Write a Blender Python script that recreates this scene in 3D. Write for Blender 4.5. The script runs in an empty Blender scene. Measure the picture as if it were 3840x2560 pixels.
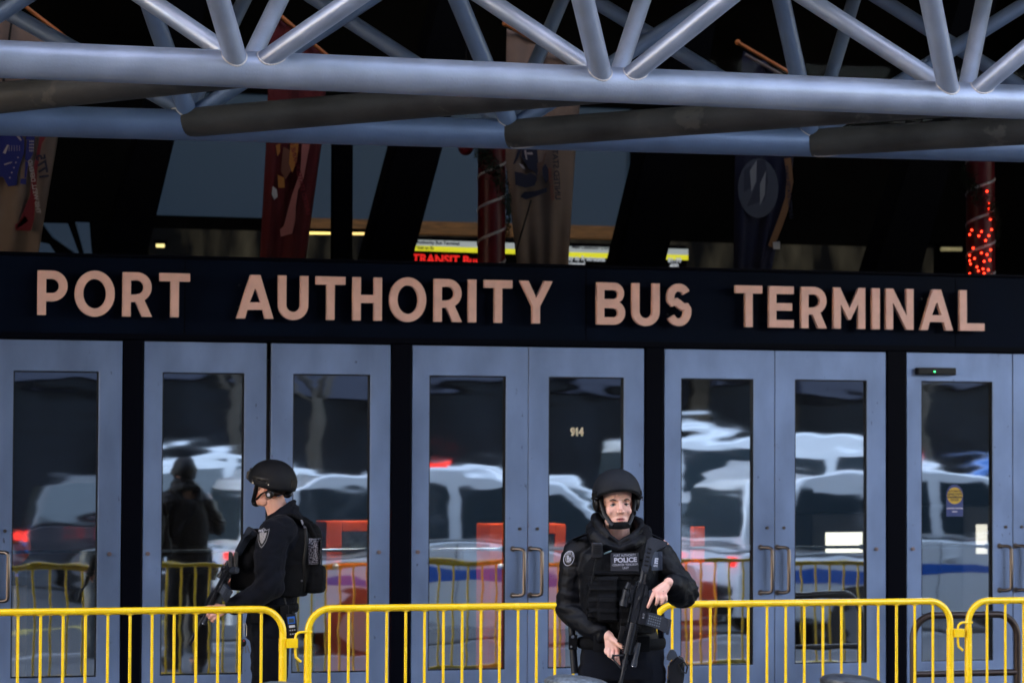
import bpy, bmesh, math, random
from mathutils import Vector, Matrix, noise
from mathutils.bvhtree import BVHTree
random.seed(7)
PI=math.pi
R=math.radians
scene=bpy.context.scene
COL=scene.collection

# ------------------------------------------------------------------ camera
YAW,TILT,ROLL=R(16.23),R(2.11),R(-0.251)
FPX=100/36*3840
DIST=FPX/540.0
CAM=Vector((-DIST*math.sin(YAW),-DIST*math.cos(YAW),1.98))
cd=bpy.data.cameras.new('camera'); cam=bpy.data.objects.new('camera',cd); COL.objects.link(cam)
cd.lens=100; cd.sensor_width=36; cd.sensor_fit='HORIZONTAL'; cd.clip_start=.1; cd.clip_end=500
cam.location=CAM
cam.rotation_mode='XYZ'
cam.matrix_world=Matrix.Translation(CAM)@Matrix.Rotation(-YAW,4,'Z')@Matrix.Rotation(PI/2+TILT,4,'X')@Matrix.Rotation(-ROLL,4,'Z')
cd.dof.use_dof=True; cd.dof.focus_distance=14.6; cd.dof.aperture_fstop=3.6
scene.camera=cam

def ray(px,py):
    dx=px-1920;dy=1280-py
    c,s=math.cos(ROLL),math.sin(ROLL)
    x=dx*c+dy*s;y=-dx*s+dy*c
    ct,st=math.cos(TILT),math.sin(TILT)
    Z=FPX*ct-y*st;Y=FPX*st+y*ct
    return Vector((x*math.cos(YAW)+Z*math.sin(YAW),-x*math.sin(YAW)+Z*math.cos(YAW),Y))
def at(px,py,Y=0.0):
    """point of the plane y=Y seen at photo pixel px,py"""
    v=ray(px,py);return CAM+v*((Y-CAM.y)/v.y)

# ------------------------------------------------------------------ world and sun
SUN_EL,SUN_ROT=R(32),R(205)      # sun stands behind the tall blocks across the street, so the terminal front lies in open shade
w=bpy.data.worlds.new('World'); scene.world=w; w.use_nodes=True
nt=w.node_tree; bg=nt.nodes['Background']
sky=nt.nodes.new('ShaderNodeTexSky'); sky.sky_type='NISHITA'; sky.sun_disc=False
sky.sun_elevation=SUN_EL; sky.sun_rotation=SUN_ROT; sky.air_density=1.0; sky.dust_density=.6; sky.ozone_density=1.6
wb=nt.nodes.new('ShaderNodeMix'); wb.data_type='RGBA'; wb.blend_type='MULTIPLY'; wb.inputs[0].default_value=1
wb.inputs[7].default_value=(1.34,1.0,.79,1)      # the photograph's daylight white balance, a little warm of the open sky
nt.links.new(sky.outputs[0],wb.inputs[6]); nt.links.new(wb.outputs[2],bg.inputs[0]); bg.inputs[1].default_value=.15
sl=bpy.data.lights.new('sun','SUN'); sl.energy=3.6; sl.angle=R(.5); sl.color=(1,.93,.82)
so=bpy.data.objects.new('sun',sl); COL.objects.link(so)
sd=Vector((math.sin(SUN_ROT)*math.cos(SUN_EL),math.cos(SUN_ROT)*math.cos(SUN_EL),math.sin(SUN_EL)))
so.rotation_euler=sd.to_track_quat('Z','Y').to_euler()
vs=scene.view_settings; vs.view_transform='Standard'; vs.look='None'; vs.gamma=1; vs.exposure=3.15
scene.render.engine='CYCLES'
scene.cycles.max_bounces=8; scene.cycles.transparent_max_bounces=12; scene.cycles.glossy_bounces=4
scene.cycles.sample_clamp_indirect=6

# ------------------------------------------------------------------ materials
MATS={}
def nodes(name):
    m=bpy.data.materials.new(name); m.use_nodes=True
    n=m.node_tree; b=n.nodes['Principled BSDF']; return m,n,b
def mat(name,col,rough=.5,metal=0.,var=0.,vscale=8.,bump=0.,bscale=60.,spec=.5,emit=None,es=1.,coat=0.,sheen=0.,stretch=None,col2=None,attr=None,chips=None):
    if name in MATS: return MATS[name]
    m,n,b=nodes(name)
    b.inputs['Base Color'].default_value=(*col,1); b.inputs['Roughness'].default_value=rough
    b.inputs['Metallic'].default_value=metal; b.inputs['Specular IOR Level'].default_value=spec
    b.inputs['Coat Weight'].default_value=coat
    b.inputs['Sheen Weight'].default_value=sheen
    if emit: b.inputs['Emission Color'].default_value=(*emit,1); b.inputs['Emission Strength'].default_value=es
    tc=n.nodes.new('ShaderNodeTexCoord'); mp=n.nodes.new('ShaderNodeMapping'); n.links.new(tc.outputs['Object'],mp.inputs[0])
    if stretch: mp.inputs['Scale'].default_value=stretch
    if var or col2:
        no=n.nodes.new('ShaderNodeTexNoise'); no.inputs['Scale'].default_value=vscale; no.inputs['Detail'].default_value=6
        n.links.new(mp.outputs[0],no.inputs['Vector'])
        rp=n.nodes.new('ShaderNodeValToRGB'); rp.color_ramp.elements[0].position=.3; rp.color_ramp.elements[1].position=.72
        c2=col2 or tuple(min(1,c*(1+var)) for c in col); c1=col if col2 else tuple(c*(1-var) for c in col)
        rp.color_ramp.elements[0].color=(*c1,1); rp.color_ramp.elements[1].color=(*c2,1)
        n.links.new(no.outputs[0],rp.inputs[0]); n.links.new(rp.outputs[0],b.inputs['Base Color'])
        mr=n.nodes.new('ShaderNodeMapRange'); mr.inputs['To Min'].default_value=max(0,rough-.1); mr.inputs['To Max'].default_value=min(1,rough+.12)
        n.links.new(no.outputs[0],mr.inputs[0]); n.links.new(mr.outputs[0],b.inputs['Roughness'])
    if attr:
        a=n.nodes.new('ShaderNodeAttribute'); a.attribute_name=attr; n.links.new(a.outputs['Color'],b.inputs['Base Color'])
    if chips:
        cs,ct,cc=chips
        cn=n.nodes.new('ShaderNodeTexNoise'); cn.inputs['Scale'].default_value=cs; cn.inputs['Detail'].default_value=7; cn.inputs['Roughness'].default_value=.62
        n.links.new(mp.outputs[0],cn.inputs['Vector'])
        cr=n.nodes.new('ShaderNodeValToRGB'); cr.color_ramp.elements[0].position=ct; cr.color_ramp.elements[1].position=ct+.035
        cr.color_ramp.elements[0].color=(0,0,0,1); cr.color_ramp.elements[1].color=(1,1,1,1)
        cm=n.nodes.new('ShaderNodeMix'); cm.data_type='RGBA'; cm.inputs[7].default_value=(*cc,1); cm.inputs[6].default_value=(*col,1)
        if b.inputs['Base Color'].links: n.links.new(b.inputs['Base Color'].links[0].from_socket,cm.inputs[6])
        n.links.new(cn.outputs[0],cr.inputs[0]); n.links.new(cr.outputs[0],cm.inputs[0]); n.links.new(cm.outputs[2],b.inputs['Base Color'])
    if bump:
        nb=n.nodes.new('ShaderNodeTexNoise'); nb.inputs['Scale'].default_value=bscale; nb.inputs['Detail'].default_value=4
        n.links.new(mp.outputs[0],nb.inputs['Vector'])
        bp=n.nodes.new('ShaderNodeBump'); bp.inputs['Strength'].default_value=bump; bp.inputs['Distance'].default_value=.01
        n.links.new(nb.outputs[0],bp.inputs['Height']); n.links.new(bp.outputs[0],b.inputs['Normal'])
    MATS[name]=m; return m
def glassmat(name,tint,ior=1.5,gl=(1,1,1),rough=0.,wave=0.,wscale=2.2):
    m=bpy.data.materials.new(name); m.use_nodes=True; n=m.node_tree
    for x in list(n.nodes): n.nodes.remove(x)
    o=n.nodes.new('ShaderNodeOutputMaterial'); mx=n.nodes.new('ShaderNodeMixShader')
    t=n.nodes.new('ShaderNodeBsdfTransparent'); t.inputs[0].default_value=(*tint,1)
    g=n.nodes.new('ShaderNodeBsdfGlossy'); g.inputs['Color'].default_value=(*gl,1); g.inputs['Roughness'].default_value=rough
    f=n.nodes.new('ShaderNodeFresnel'); f.inputs[0].default_value=ior
    n.links.new(f.outputs[0],mx.inputs[0]); n.links.new(t.outputs[0],mx.inputs[1]); n.links.new(g.outputs[0],mx.inputs[2]); n.links.new(mx.outputs[0],o.inputs[0])
    if wave:
        tc=n.nodes.new('ShaderNodeTexCoord'); no=n.nodes.new('ShaderNodeTexNoise'); no.inputs['Scale'].default_value=wscale; no.inputs['Detail'].default_value=2.0; no.inputs['Roughness'].default_value=.36
        mp=n.nodes.new('ShaderNodeMapping'); mp.inputs['Scale'].default_value=(.55,1,1.5)
        n.links.new(tc.outputs['Object'],mp.inputs[0]); n.links.new(mp.outputs[0],no.inputs['Vector'])
        bp=n.nodes.new('ShaderNodeBump'); bp.inputs['Strength'].default_value=1; bp.inputs['Distance'].default_value=wave
        n.links.new(no.outputs[0],bp.inputs['Height']); n.links.new(bp.outputs[0],g.inputs['Normal'])
    MATS[name]=m; return m

M_door=mat('door_metal',(.178,.252,.425),.40,.45,var=.24,vscale=3.4,bump=.12,bscale=14,spec=.6,stretch=(1,1,.45),chips=(24,.675,(.06,.075,.11)))  # blue of the reflected sky is mixed into the base colour
M_frame=mat('mullion_paint',(.0010,.0014,.0045),.5,0,spec=.04)
M_fascia=mat('fascia_enamel',(.0015,.0042,.0130),.5,0,var=.25,vscale=2,spec=.04)
M_letter=mat('letter_bronze',(.76,.475,.40),.55,.15,var=.10,vscale=9,bump=.04,bscale=90)
M_black=mat('black_plastic',(.003,.003,.0035),.45,bump=.1,bscale=200,spec=.3)
M_dark=mat('dark_void',(.002,.002,.0025),.9,spec=.02)
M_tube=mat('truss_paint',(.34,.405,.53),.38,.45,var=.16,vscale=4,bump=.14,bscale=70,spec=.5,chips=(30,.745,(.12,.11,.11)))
M_tubeB=mat('truss_rear_shade',(.16,.235,.38),.42,.40,var=.12,vscale=4,bump=.14,bscale=70,chips=(30,.74,(.08,.08,.08)))  # shade and sky blue of the rear row put into the colour
M_tubeT=mat('cross_tube_shade',(.058,.057,.053),.55,0,var=.4,vscale=3,bump=.2,bscale=60,spec=.2,chips=(2.6,.60,(.10,.095,.082)))  # darkness of canopy shade painted into the colour, with scattered pale patches
M_weld=mat('weld_metal',(.62,.60,.58),.45,.4,bump=.5,bscale=120)
M_yellow=mat('yellow_enamel',(1.0,.64,.003),.25,0,var=.07,vscale=6,bump=.22,bscale=24,spec=.6,coat=.4,chips=(34,.735,(.16,.07,.03)))
M_handle=mat('handle_bronze',(.14,.12,.11),.28,.9)
M_glass=glassmat('door_glass',(.90,.92,.94),9.5,(.84,.95,1.0),.022,.0018,2.3)
M_glassup=glassmat('clerestory_glass',(.72,.74,.76),1.09,(.7,.8,.9),0.,.001,1.2)
M_fabric=mat('uniform_cloth',(.0022,.0033,.0075),.82,0,var=.25,vscale=40,bump=.35,bscale=220,spec=.12,sheen=.05)
M_jacket=mat('jacket_shell',(.0022,.0025,.004),.55,0,var=.2,vscale=14,bump=.3,bscale=60,spec=.18)
M_nylon=mat('vest_nylon',(.0020,.0023,.0034),.75,0,var=.25,vscale=30,bump=.5,bscale=260,spec=.14)
M_helmet=mat('helmet_shell',(.0045,.0055,.008),.62,0,var=.18,vscale=25,bump=.35,bscale=300,spec=.22)
M_skin=mat('skin',(.5,.3,.25),.48,0,bump=.12,bscale=220,spec=.4,attr='skin_colour')
MATS['skin'].node_tree.nodes['Principled BSDF'].inputs['Subsurface Weight'].default_value=.12
MATS['skin'].node_tree.nodes['Principled BSDF'].inputs['Subsurface Scale'].default_value=.006
MATS['skin'].node_tree.nodes['Principled BSDF'].inputs['Subsurface Radius'].default_value=(1,.35,.2)
M_gun=mat('gun_metal',(.0065,.008,.012),.42,.05,var=.2,vscale=40,bump=.2,bscale=150,spec=.4)
M_gunblue=mat('gun_polymer',(.010,.015,.026),.5,.0,var=.15,vscale=30,bump=.3,bscale=200)
M_white=mat('white_print',(.42,.43,.50),.8)
M_grey=mat('grey_print',(.20,.20,.22),.8)
M_chrome=mat('chrome',(.75,.75,.76),.18,1.)
M_concrete=mat('sidewalk_concrete',(.085,.09,.10),.85,0,var=.2,vscale=3,bump=.3,bscale=40)
M_asphalt=mat('asphalt',(.04,.042,.046),.8,0,var=.3,vscale=6,bump=.5,bscale=90)

# ------------------------------------------------------------------ scene helpers
def tag(o,label=None,cat=None,group=None,kind=None):
    if label:o['label']=label
    if cat:o['category']=cat
    if group:o['group']=group
    if kind:o['kind']=kind
    return o
def thing(name,label,cat,loc=(0,0,0),rotz=0,group=None,mw=None):
    o=bpy.data.objects.new(name,None); COL.objects.link(o); o.empty_display_size=.1
    if mw is not None: o.matrix_world=mw
    else: o.location=loc; o.rotation_euler=(0,0,rotz)
    return tag(o,label,cat,group)
def link(name,me,m,parent=None,shift=None,smooth=None):
    o=bpy.data.objects.new(name,me); COL.objects.link(o)
    if m is not None and len(me.materials)==0: me.materials.append(m)
    if parent is not None: o.parent=parent
    if shift is not None: o.location=shift
    return o
def obj(name,bm,m,parent=None,shift=None,smooth=False,normals=True):
    me=bpy.data.meshes.new(name)
    if normals: bmesh.ops.recalc_face_normals(bm,faces=bm.faces)
    if smooth:
        for f in bm.faces:f.smooth=True
    bm.to_mesh(me); bm.free()
    if smooth=='auto':
        me.set_sharp_from_angle(angle=R(38))
    return link(name,me,m,parent,shift)
def inv(t):   # shift for a mesh written in world coordinates under an unrotated thing
    return tuple(-v for v in t.location)
def BM(): return bmesh.new()
def box(bm,x0,x1,y0,y1,z0,z1,bev=0,mi=0):
    r=bmesh.ops.create_cube(bm,size=1); vs=r['verts']
    bmesh.ops.scale(bm,vec=(x1-x0,y1-y0,z1-z0),verts=vs); bmesh.ops.translate(bm,vec=((x0+x1)/2,(y0+y1)/2,(z0+z1)/2),verts=vs)
    fs={f for v in vs for f in v.link_faces}
    for f in fs:f.material_index=mi
    if bev:
        es=list({e for v in vs for e in v.link_edges})
        bmesh.ops.bevel(bm,geom=es,offset=bev,segments=2,affect='EDGES',profile=.6)
def obox(bm,c,sz,rot=None,bev=0):
    """box centred at c with size sz and rotation matrix rot"""
    r=bmesh.ops.create_cube(bm,size=1); vs=r['verts']
    M=Matrix.Translation(Vector(c))@((rot or Matrix.Identity(3)).to_4x4())@Matrix.Diagonal((*sz,1))
    bmesh.ops.transform(bm,matrix=M,verts=vs)
    if bev:
        es=list({e for v in vs for e in v.link_edges}); bmesh.ops.bevel(bm,geom=es,offset=bev,segments=2,affect='EDGES')
def tube(bm,pts,rad,n=12,closed=False,flat=None,caps=True):
    pts=[Vector(p) for p in pts]; N=len(pts)
    rads=rad if isinstance(rad,(list,tuple)) else [rad]*N
    T=[]
    for i in range(N):
        if closed: t=pts[(i+1)%N]-pts[i-1]
        else: t=pts[min(i+1,N-1)]-pts[max(i-1,0)]
        T.append(t.normalized())
    up=Vector((0,0,1)) if abs(T[0].z)<.9 else Vector((0,1,0))
    a=(up-T[0]*up.dot(T[0])).normalized(); rings=[]
    for i in range(N):
        a=(a-T[i]*a.dot(T[i])).normalized(); b=T[i].cross(a)
        fx=flat or (1,1)
        rings.append([bm.verts.new(pts[i]+(a*math.cos(2*PI*k/n)*fx[0]+b*math.sin(2*PI*k/n)*fx[1])*rads[i]) for k in range(n)])
    for i in range(N if closed else N-1):
        A=rings[i];B=rings[(i+1)%N]
        for k in range(n): bm.faces.new((A[k],A[(k+1)%n],B[(k+1)%n],B[k]))
    if caps and not closed:
        bm.faces.new(list(reversed(rings[0]))); bm.faces.new(rings[-1])
def cyl(bm,p0,p1,r0,r1=None,n=24): tube(bm,[p0,p1],[r0,r0 if r1 is None else r1],n)
def ball(bm,c,r,rot=None,u=20,v=14):
    res=bmesh.ops.create_uvsphere(bm,u_segments=u,v_segments=v,radius=1)
    rr=r if isinstance(r,(tuple,list)) else (r,r,r)
    M=Matrix.Translation(Vector(c))@((rot or Matrix.Identity(3)).to_4x4())@Matrix.Diagonal((*rr,1))
    bmesh.ops.transform(bm,matrix=M,verts=res['verts']); return res['verts']
def limb(bm,pts,rads,flat=None):
    """chain of tapered round segments with spheres at the joints (remeshed to one skin later)"""
    for i,(p,r) in enumerate(zip(pts,rads)): ball(bm,p,r,u=14,v=10)
    for i in range(len(pts)-1): tube(bm,[pts[i],pts[i+1]],[rads[i],rads[i+1]],14)
def loft(bm,rings,n=32,pw=2.0):
    """rings: (cx,cy,cz,rx,ry[,rotation]) stacked upward"""
    L=[]
    for q in rings:
        cx,cy,cz,rx,ry=q[:5]; ro=q[5] if len(q)>5 else 0
        vs=[]
        for k in range(n):
            t=2*PI*k/n; c,s=math.cos(t),math.sin(t)
            x=rx*math.copysign(abs(c)**(2/pw),c); y=ry*math.copysign(abs(s)**(2/pw),s)
            vs.append(bm.verts.new((cx+x*math.cos(ro)-y*math.sin(ro),cy+x*math.sin(ro)+y*math.cos(ro),cz)))
        L.append(vs)
    for i in range(len(L)-1):
        for k in range(n): bm.faces.new((L[i][k],L[i][(k+1)%n],L[i+1][(k+1)%n],L[i+1][k]))
    bm.faces.new(list(reversed(L[0]))); bm.faces.new(L[-1])
def remesh(bm,voxel,smooth=3):
    bmesh.ops.recalc_face_normals(bm,faces=bm.faces)
    me=bpy.data.meshes.new('t'); bm.to_mesh(me); bm.free()
    o=bpy.data.objects.new('t',me); COL.objects.link(o)
    md=o.modifiers.new('r','REMESH'); md.mode='VOXEL'; md.voxel_size=voxel; md.use_smooth_shade=True
    if smooth:
        s=o.modifiers.new('s','SMOOTH'); s.factor=.5; s.iterations=smooth
    dg=bpy.context.evaluated_depsgraph_get()
    out=bpy.data.meshes.new_from_object(o.evaluated_get(dg))
    bpy.data.objects.remove(o); bpy.data.meshes.remove(me)
    for p in out.polygons:p.use_smooth=True
    return out
def folds(me,fn):
    """push cloth along its normals: fn(position)->metres"""
    ns=[v.normal.copy() for v in me.vertices]
    for v,nn in zip(me.vertices,ns): v.co+=nn*fn(v.co)
    me.update()
def prism(bm,poly,y0,y1):
    """polygon of (x,z) extruded from y0 to y1"""
    a=[bm.verts.new((x,y0,z)) for x,z in poly]; b=[bm.verts.new((x,y1,z)) for x,z in poly]; n=len(poly)
    bm.faces.new(a); bm.faces.new(list(reversed(b)))
    for k in range(n): bm.faces.new((a[k],b[k],b[(k+1)%n],a[(k+1)%n]))
def fill2d(loops,depth,bev=0):
    """mesh of filled outlines (holes allowed), in the x-z plane, front at y=-depth"""
    cu=bpy.data.curves.new('c','CURVE'); cu.dimensions='2D'; cu.fill_mode='BOTH'; cu.extrude=depth/2; cu.bevel_depth=bev; cu.bevel_resolution=1
    for L in loops:
        s=cu.splines.new('POLY'); s.points.add(len(L)-1); s.use_cyclic_u=True
        for p,(x,z) in zip(s.points,L): p.co=(x,z,0,1)
    return curve_mesh(cu,depth)
def curve_mesh(cu,depth):
    o=bpy.data.objects.new('c',cu); COL.objects.link(o)
    dg=bpy.context.evaluated_depsgraph_get(); me=bpy.data.meshes.new_from_object(o.evaluated_get(dg))
    bpy.data.objects.remove(o); bpy.data.curves.remove(cu)
    me.transform(Matrix.Translation((0,-depth/2,0))@Matrix.Rotation(PI/2,4,'X'))
    return me
def textmesh(s,size,depth=.001,align='CENTER',bold=.0,sx=1.,mirror=False):
    cu=bpy.data.curves.new('t','FONT'); cu.body=s; cu.size=size; cu.extrude=depth/2; cu.align_x=align; cu.align_y='CENTER'; cu.offset=bold
    me=curve_mesh(cu,depth)
    if sx!=1 or mirror: me.transform(Matrix.Diagonal((sx*(-1 if mirror else 1),1,1,1)))
    return me
def drape(me,bvh,lift=.002,origin=-1.0):
    """press a decal written in the x-z plane onto the cloth behind it"""
    for v in me.vertices:
        h=bvh.ray_cast(Vector((v.co.x,origin,v.co.z)),Vector((0,1,0)))
        if h[0] is not None: v.co.y=h[0].y-lift+v.co.y
    me.update()
def bvh_of(me):
    b=BM(); b.from_mesh(me); t=BVHTree.FromBMesh(b); b.free(); return t
def copy_tree(o,parent=None):
    c=o.copy(); COL.objects.link(c)
    if parent: c.parent=parent
    for ch in list(o.children): copy_tree(ch,c)
    return c
def struct(name,bm,m,**k):
    return tag(obj(name,bm,m,**k),kind='structure')
# ================================================================== GROUND
b=BM(); box(b,-90,90,-200,60,-.45,-.125); struct('road',b,M_asphalt)
b=BM(); box(b,-90,90,-8.0,60,-.12,0); struct('sidewalk',b,M_concrete)
b=BM(); box(b,-90,90,-8.18,-8.003,-.124,.004,.012); struct('kerb',b,mat('kerb_granite',(.30,.30,.31),.7,var=.2,bump=.4))
b=BM(); box(b,-90,90,-39,-29,-.124,.0); struct('far_sidewalk',b,M_concrete)
for yy in (-14.9,-15.15):
    b=BM(); box(b,-60,60,yy,yy+.11,-.1245,-.1205); struct('lane_marking',b,mat('road_paint',(.7,.55,.12),.6,var=.3,vscale=20))

# ================================================================== TERMINAL FRONT
T=thing('terminal_building','dark glazed bus terminal front with a row of grey metal doors under a black fascia','building',(0,0,0))
DOOR_TOP=2.674; PZ0,PZ1=.443,2.465; FZ1=3.23
doors=[(-4.392,-3.556),(-3.545,-2.715),(-2.569,-1.738),(-1.704,-.875),(-.721,.107),(.113,.958),(1.110,1.939),(1.945,2.797),(2.961,3.798),(3.805,4.640)]
panes=[(-4.29,-3.72),(-3.434,-2.870),(-2.445,-1.888),(-1.554,-1.016),(-.600,-.051),(.258,.810),(1.234,1.780),(2.095,2.651),(3.076,3.641),(3.925,4.49)]
mull=[(-4.60,-4.405),(-2.705,-2.579),(-.865,-.731),(.968,1.100),(2.807,2.951),(4.652,4.80)]
for a,c in mull:
    b=BM(); box(b,a,c,-.045,.16,0,DOOR_TOP+.004,.004); obj('mullion',b,M_frame,T)
b=BM(); box(b,-9,9,-.02,.30,DOOR_TOP+.006,FZ1); obj('fascia',b,M_fascia,T)
b=BM(); box(b,-9,9,-.05,.34,FZ1+.001,FZ1+.020,.004); obj('fascia_cap',b,M_frame,T)
b=BM(); box(b,-9,9,-.035,-.022,DOOR_TOP+.01,DOOR_TOP+.045); obj('door_header',b,M_frame,T)
for x in (-5.4,-2.3,.53,3.35,6.2):
    b=BM(); box(b,x,x+.006,-.0215,-.0195,DOOR_TOP+.05,FZ1-.002); obj('fascia_seam',b,M_dark,T)
for k,((x0,x1),(p0,p1)) in enumerate(zip(doors,panes)):
    ajar=(k==3)
    y0,y1=(-.035,.012)
    b=BM(); z0=.012; z1=DOOR_TOP-.004
    outer=[(x0,z0),(x1,z0),(x1,z1),(x0,z1)]; inner=[(p0,PZ0),(p1,PZ0),(p1,PZ1),(p0,PZ1)]
    for yy in (y0,y1):
        o_=[b.verts.new((x,yy,z)) for x,z in outer]; i_=[b.verts.new((x,yy,z)) for x,z in inner]
        for j in range(4): b.faces.new((o_[j],o_[(j+1)%4],i_[(j+1)%4],i_[j]))
        if yy==y0: of,jf=o_,i_
        else:
            for j in range(4):
                b.faces.new((of[j],o_[j],o_[(j+1)%4],of[(j+1)%4])); b.faces.new((jf[j],i_[j],i_[(j+1)%4],jf[(j+1)%4]))
    d=obj('door',b,M_door,T)
    if k==3: d['label']='grey metal door standing slightly apart from its neighbour with a dark gap'
    bv=d.modifiers.new('bevel','BEVEL'); bv.width=.003; bv.segments=2
    # glazing bead, glass, crash bar
    b=BM()
    for (a,c,e,f) in ((p0,p0+.008,PZ0,PZ1),(p1-.008,p1,PZ0,PZ1),(p0+.006,p1-.006,PZ0+.0005,PZ0+.008),(p0+.006,p1-.006,PZ1-.008,PZ1-.0005)): box(b,a,c,-.028 if a==p0 or c==p1 else -.0275,-.012 if a==p0 or c==p1 else -.0125,e,f)
    obj('glazing_bead',b,M_black,d)
    b=BM(); tilt=[.0,.004,-.003,.006,-.004,.003,-.002,.005,-.006,.002][k]; tw=[.003,-.002,.003,-.003,.004,-.003,.002,-.004,.004,0][k]
    vv=[b.verts.new((p0+.004,-.006-tw,PZ0+.004)),b.verts.new((p1-.004,-.006+tw,PZ0+.004)),b.verts.new((p1-.004,-.006+tw+tilt,PZ1-.004)),b.verts.new((p0+.004,-.006-tw+tilt,PZ1-.004))]
    b.faces.new(vv); obj('pane',b,M_glass,d,normals=False)
    b=BM(); zz=at((p0+p1)/2*500+1920,2053,0)[2]
    cyl(b,(p0+.01,.06,1.268),(p1-.01,.06,1.268),.011); box(b,p0-.02,p0+.012,.03,.075,1.25,1.286); box(b,p1-.012,p1+.02,.03,.075,1.25,1.286)
    obj('crash_bar',b,mat('crash_bar_metal',(.35,.42,.52),.3,.5),d)
    # lock bolt on the hinge stile, pull handle on the meeting stile
    left_hinge = k%2==0
    hx = x1-.105 if left_hinge else x0+.016
    bx = x0+.045 if left_hinge else x1-.075
    if k in (2,): bx=x0+.035
    b=BM(); cyl(b,(bx,-.035,1.255),(bx,-.047,1.255),.014); cyl(b,(bx+.003,-.047,1.252),(bx+.003,-.053,1.252),.007,n=10)
    obj('lock_bolt',b,mat('bolt_bronze',(.26,.20,.20),.35,.7),d,smooth='auto')
    if k in (4,5,6,7,8,9,1,2,3,0):
        b=BM(); z0h,z1h=.952,1.272; yy=-.085
        if k in(2,3) : pass
        pts=[(hx,-.034,z1h),(hx,-.065,z1h)]
        for j in range(5): t=j/4*PI/2; pts.append((hx,-.065-.022*math.sin(t),z1h-.022*(1-math.cos(t))))
        for j in range(5): t=j/4*PI/2; pts.append((hx,-.087+.022*(1-math.cos(t)),z0h+.022*(1-math.sin(t))))
        pts+= [(hx,-.034,z0h)]
        # the grip is offset sideways like a D, so it reads as a loop from the street
        pts=[(p[0]+.068*(-p[1]-.034)/.053,p[1],p[2]) for p in pts]
        tube(b,pts,.0125,12); cyl(b,(hx,-.033,z0h),(hx,-.038,z0h),.02); cyl(b,(hx,-.033,z1h),(hx,-.038,z1h),.02)
        obj('handle',b,M_handle,d,smooth='auto')
        b=BM(); cyl(b,(hx+.05,-.035,1.41),(hx+.05,-.042,1.41),.012,n=14); cyl(b,(hx+.05,-.042,1.41),(hx+.05,-.046,1.41),.006,n=10)
        obj('lock_cylinder',b,M_handle,d)
    if k==8:
        b=BM(); a=at(3424,1378,0);c=at(3568,1407,0); box(b,a.x,c.x,-.085,-.036,c.z,a.z,.008); o=obj('motion_sensor',b,M_black,d); 
        b=BM(); g=at(3505,1393,-.087); cyl(b,(g.x,-.084,g.z),(g.x,-.089,g.z),.0045,n=12); obj('sensor_light',b,mat('green_led',(.02,.4,.1),emit=(.05,1,.2),es=1.2),d)
        # round yellow notice on blue card
        c=at(3580,1873,-.012); L=[]
        b=BM(); w=.066
        pl=[(c.x-w,c.z-.12),(c.x+w,c.z-.12)]+[(c.x+w*math.cos(t),c.z+.04+.07*math.sin(t)) for t in [PI*j/14 for j in range(15)]]
        prism(b,pl,-.0125,-.0115); obj('door_notice',b,mat('notice_blue',(.03,.05,.20),.5),d)
        b=BM(); cyl(b,(c.x,-.0128,c.z+.03),(c.x,-.0136,c.z+.03),.060,n=32); obj('door_notice_disc',b,mat('notice_yellow',(.62,.40,.03),.5),d)
        b=BM(); box(b,c.x-.060,c.x+.060,-.0146,-.0140,c.z+.012,c.z+.048); obj('door_notice_band',b,mat('notice_brown',(.07,.05,.02),.5),d)
        for s_,z_,sz,mm in (('AUTOMATIC',c.z+.062,.019,'notice_brown'),('CAUTION',c.z+.030,.027,'notice_yellow'),('DOOR',c.z-.002,.022,'notice_brown')):
            me=textmesh(s_,sz,.0006,bold=.0008); me.transform(Matrix.Translation((c.x,-.0148,z_))); link('notice_lettering',me,MATS[mm],d)
        for s_,z_ in (('ACTIVATED BY MOTION',c.z-.062),('SENSOR',c.z-.086)):
            me=textmesh(s_,.0115,.0006,bold=.0006); me.transform(Matrix.Translation((c.x,-.0134,z_))); link('notice_lettering',me,mat('notice_white',(.6,.6,.75),.5),d)
    if k==5:
        c=at(2165,1620,-.012); me=textmesh('914',.078,.001,bold=.003,sx=.78); me.transform(Matrix.Translation((c.x,-.0125,c.z))); link('door_number',me,mat('gilt_print',(.62,.52,.36),.5),d)
b=BM(); box(b,-9,9,.014,.12,2.56,DOOR_TOP+.005); obj('leak_blocker',b,M_frame,T)  # unseen bar added to block lamp light leaking above the doors
# clerestory glass above the fascia with slim mullions and the dark hall behind
b=BM(); vv=[b.verts.new(p) for p in ((-9,.12,FZ1+.036),(9,.12,FZ1+.036),(9,.12,8),(-9,.12,8))]; b.faces.new(vv)
obj('clerestory_glass',b,M_glassup,T,normals=False)
HY=7.0
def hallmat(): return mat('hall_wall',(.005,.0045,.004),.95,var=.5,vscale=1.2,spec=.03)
# back wall with a band of frosted windows
q0=at(590,811,HY);q1=at(2400,851,HY)
bz0,bz1=(q0.z+q1.z)/2,at(1000,352,HY).z; bx0=at(585,700,HY).x; bx1=at(2372,700,HY).x
b=BM()
box(b,-12,bx0,HY,HY+.2,0,9); box(b,bx1,12,HY,HY+.2,0,9); box(b,bx0,bx1,HY,HY+.2,0,bz0); box(b,bx0,bx1,HY,HY+.2,bz1,9)
obj('hall_wall',b,hallmat(),T)
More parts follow.
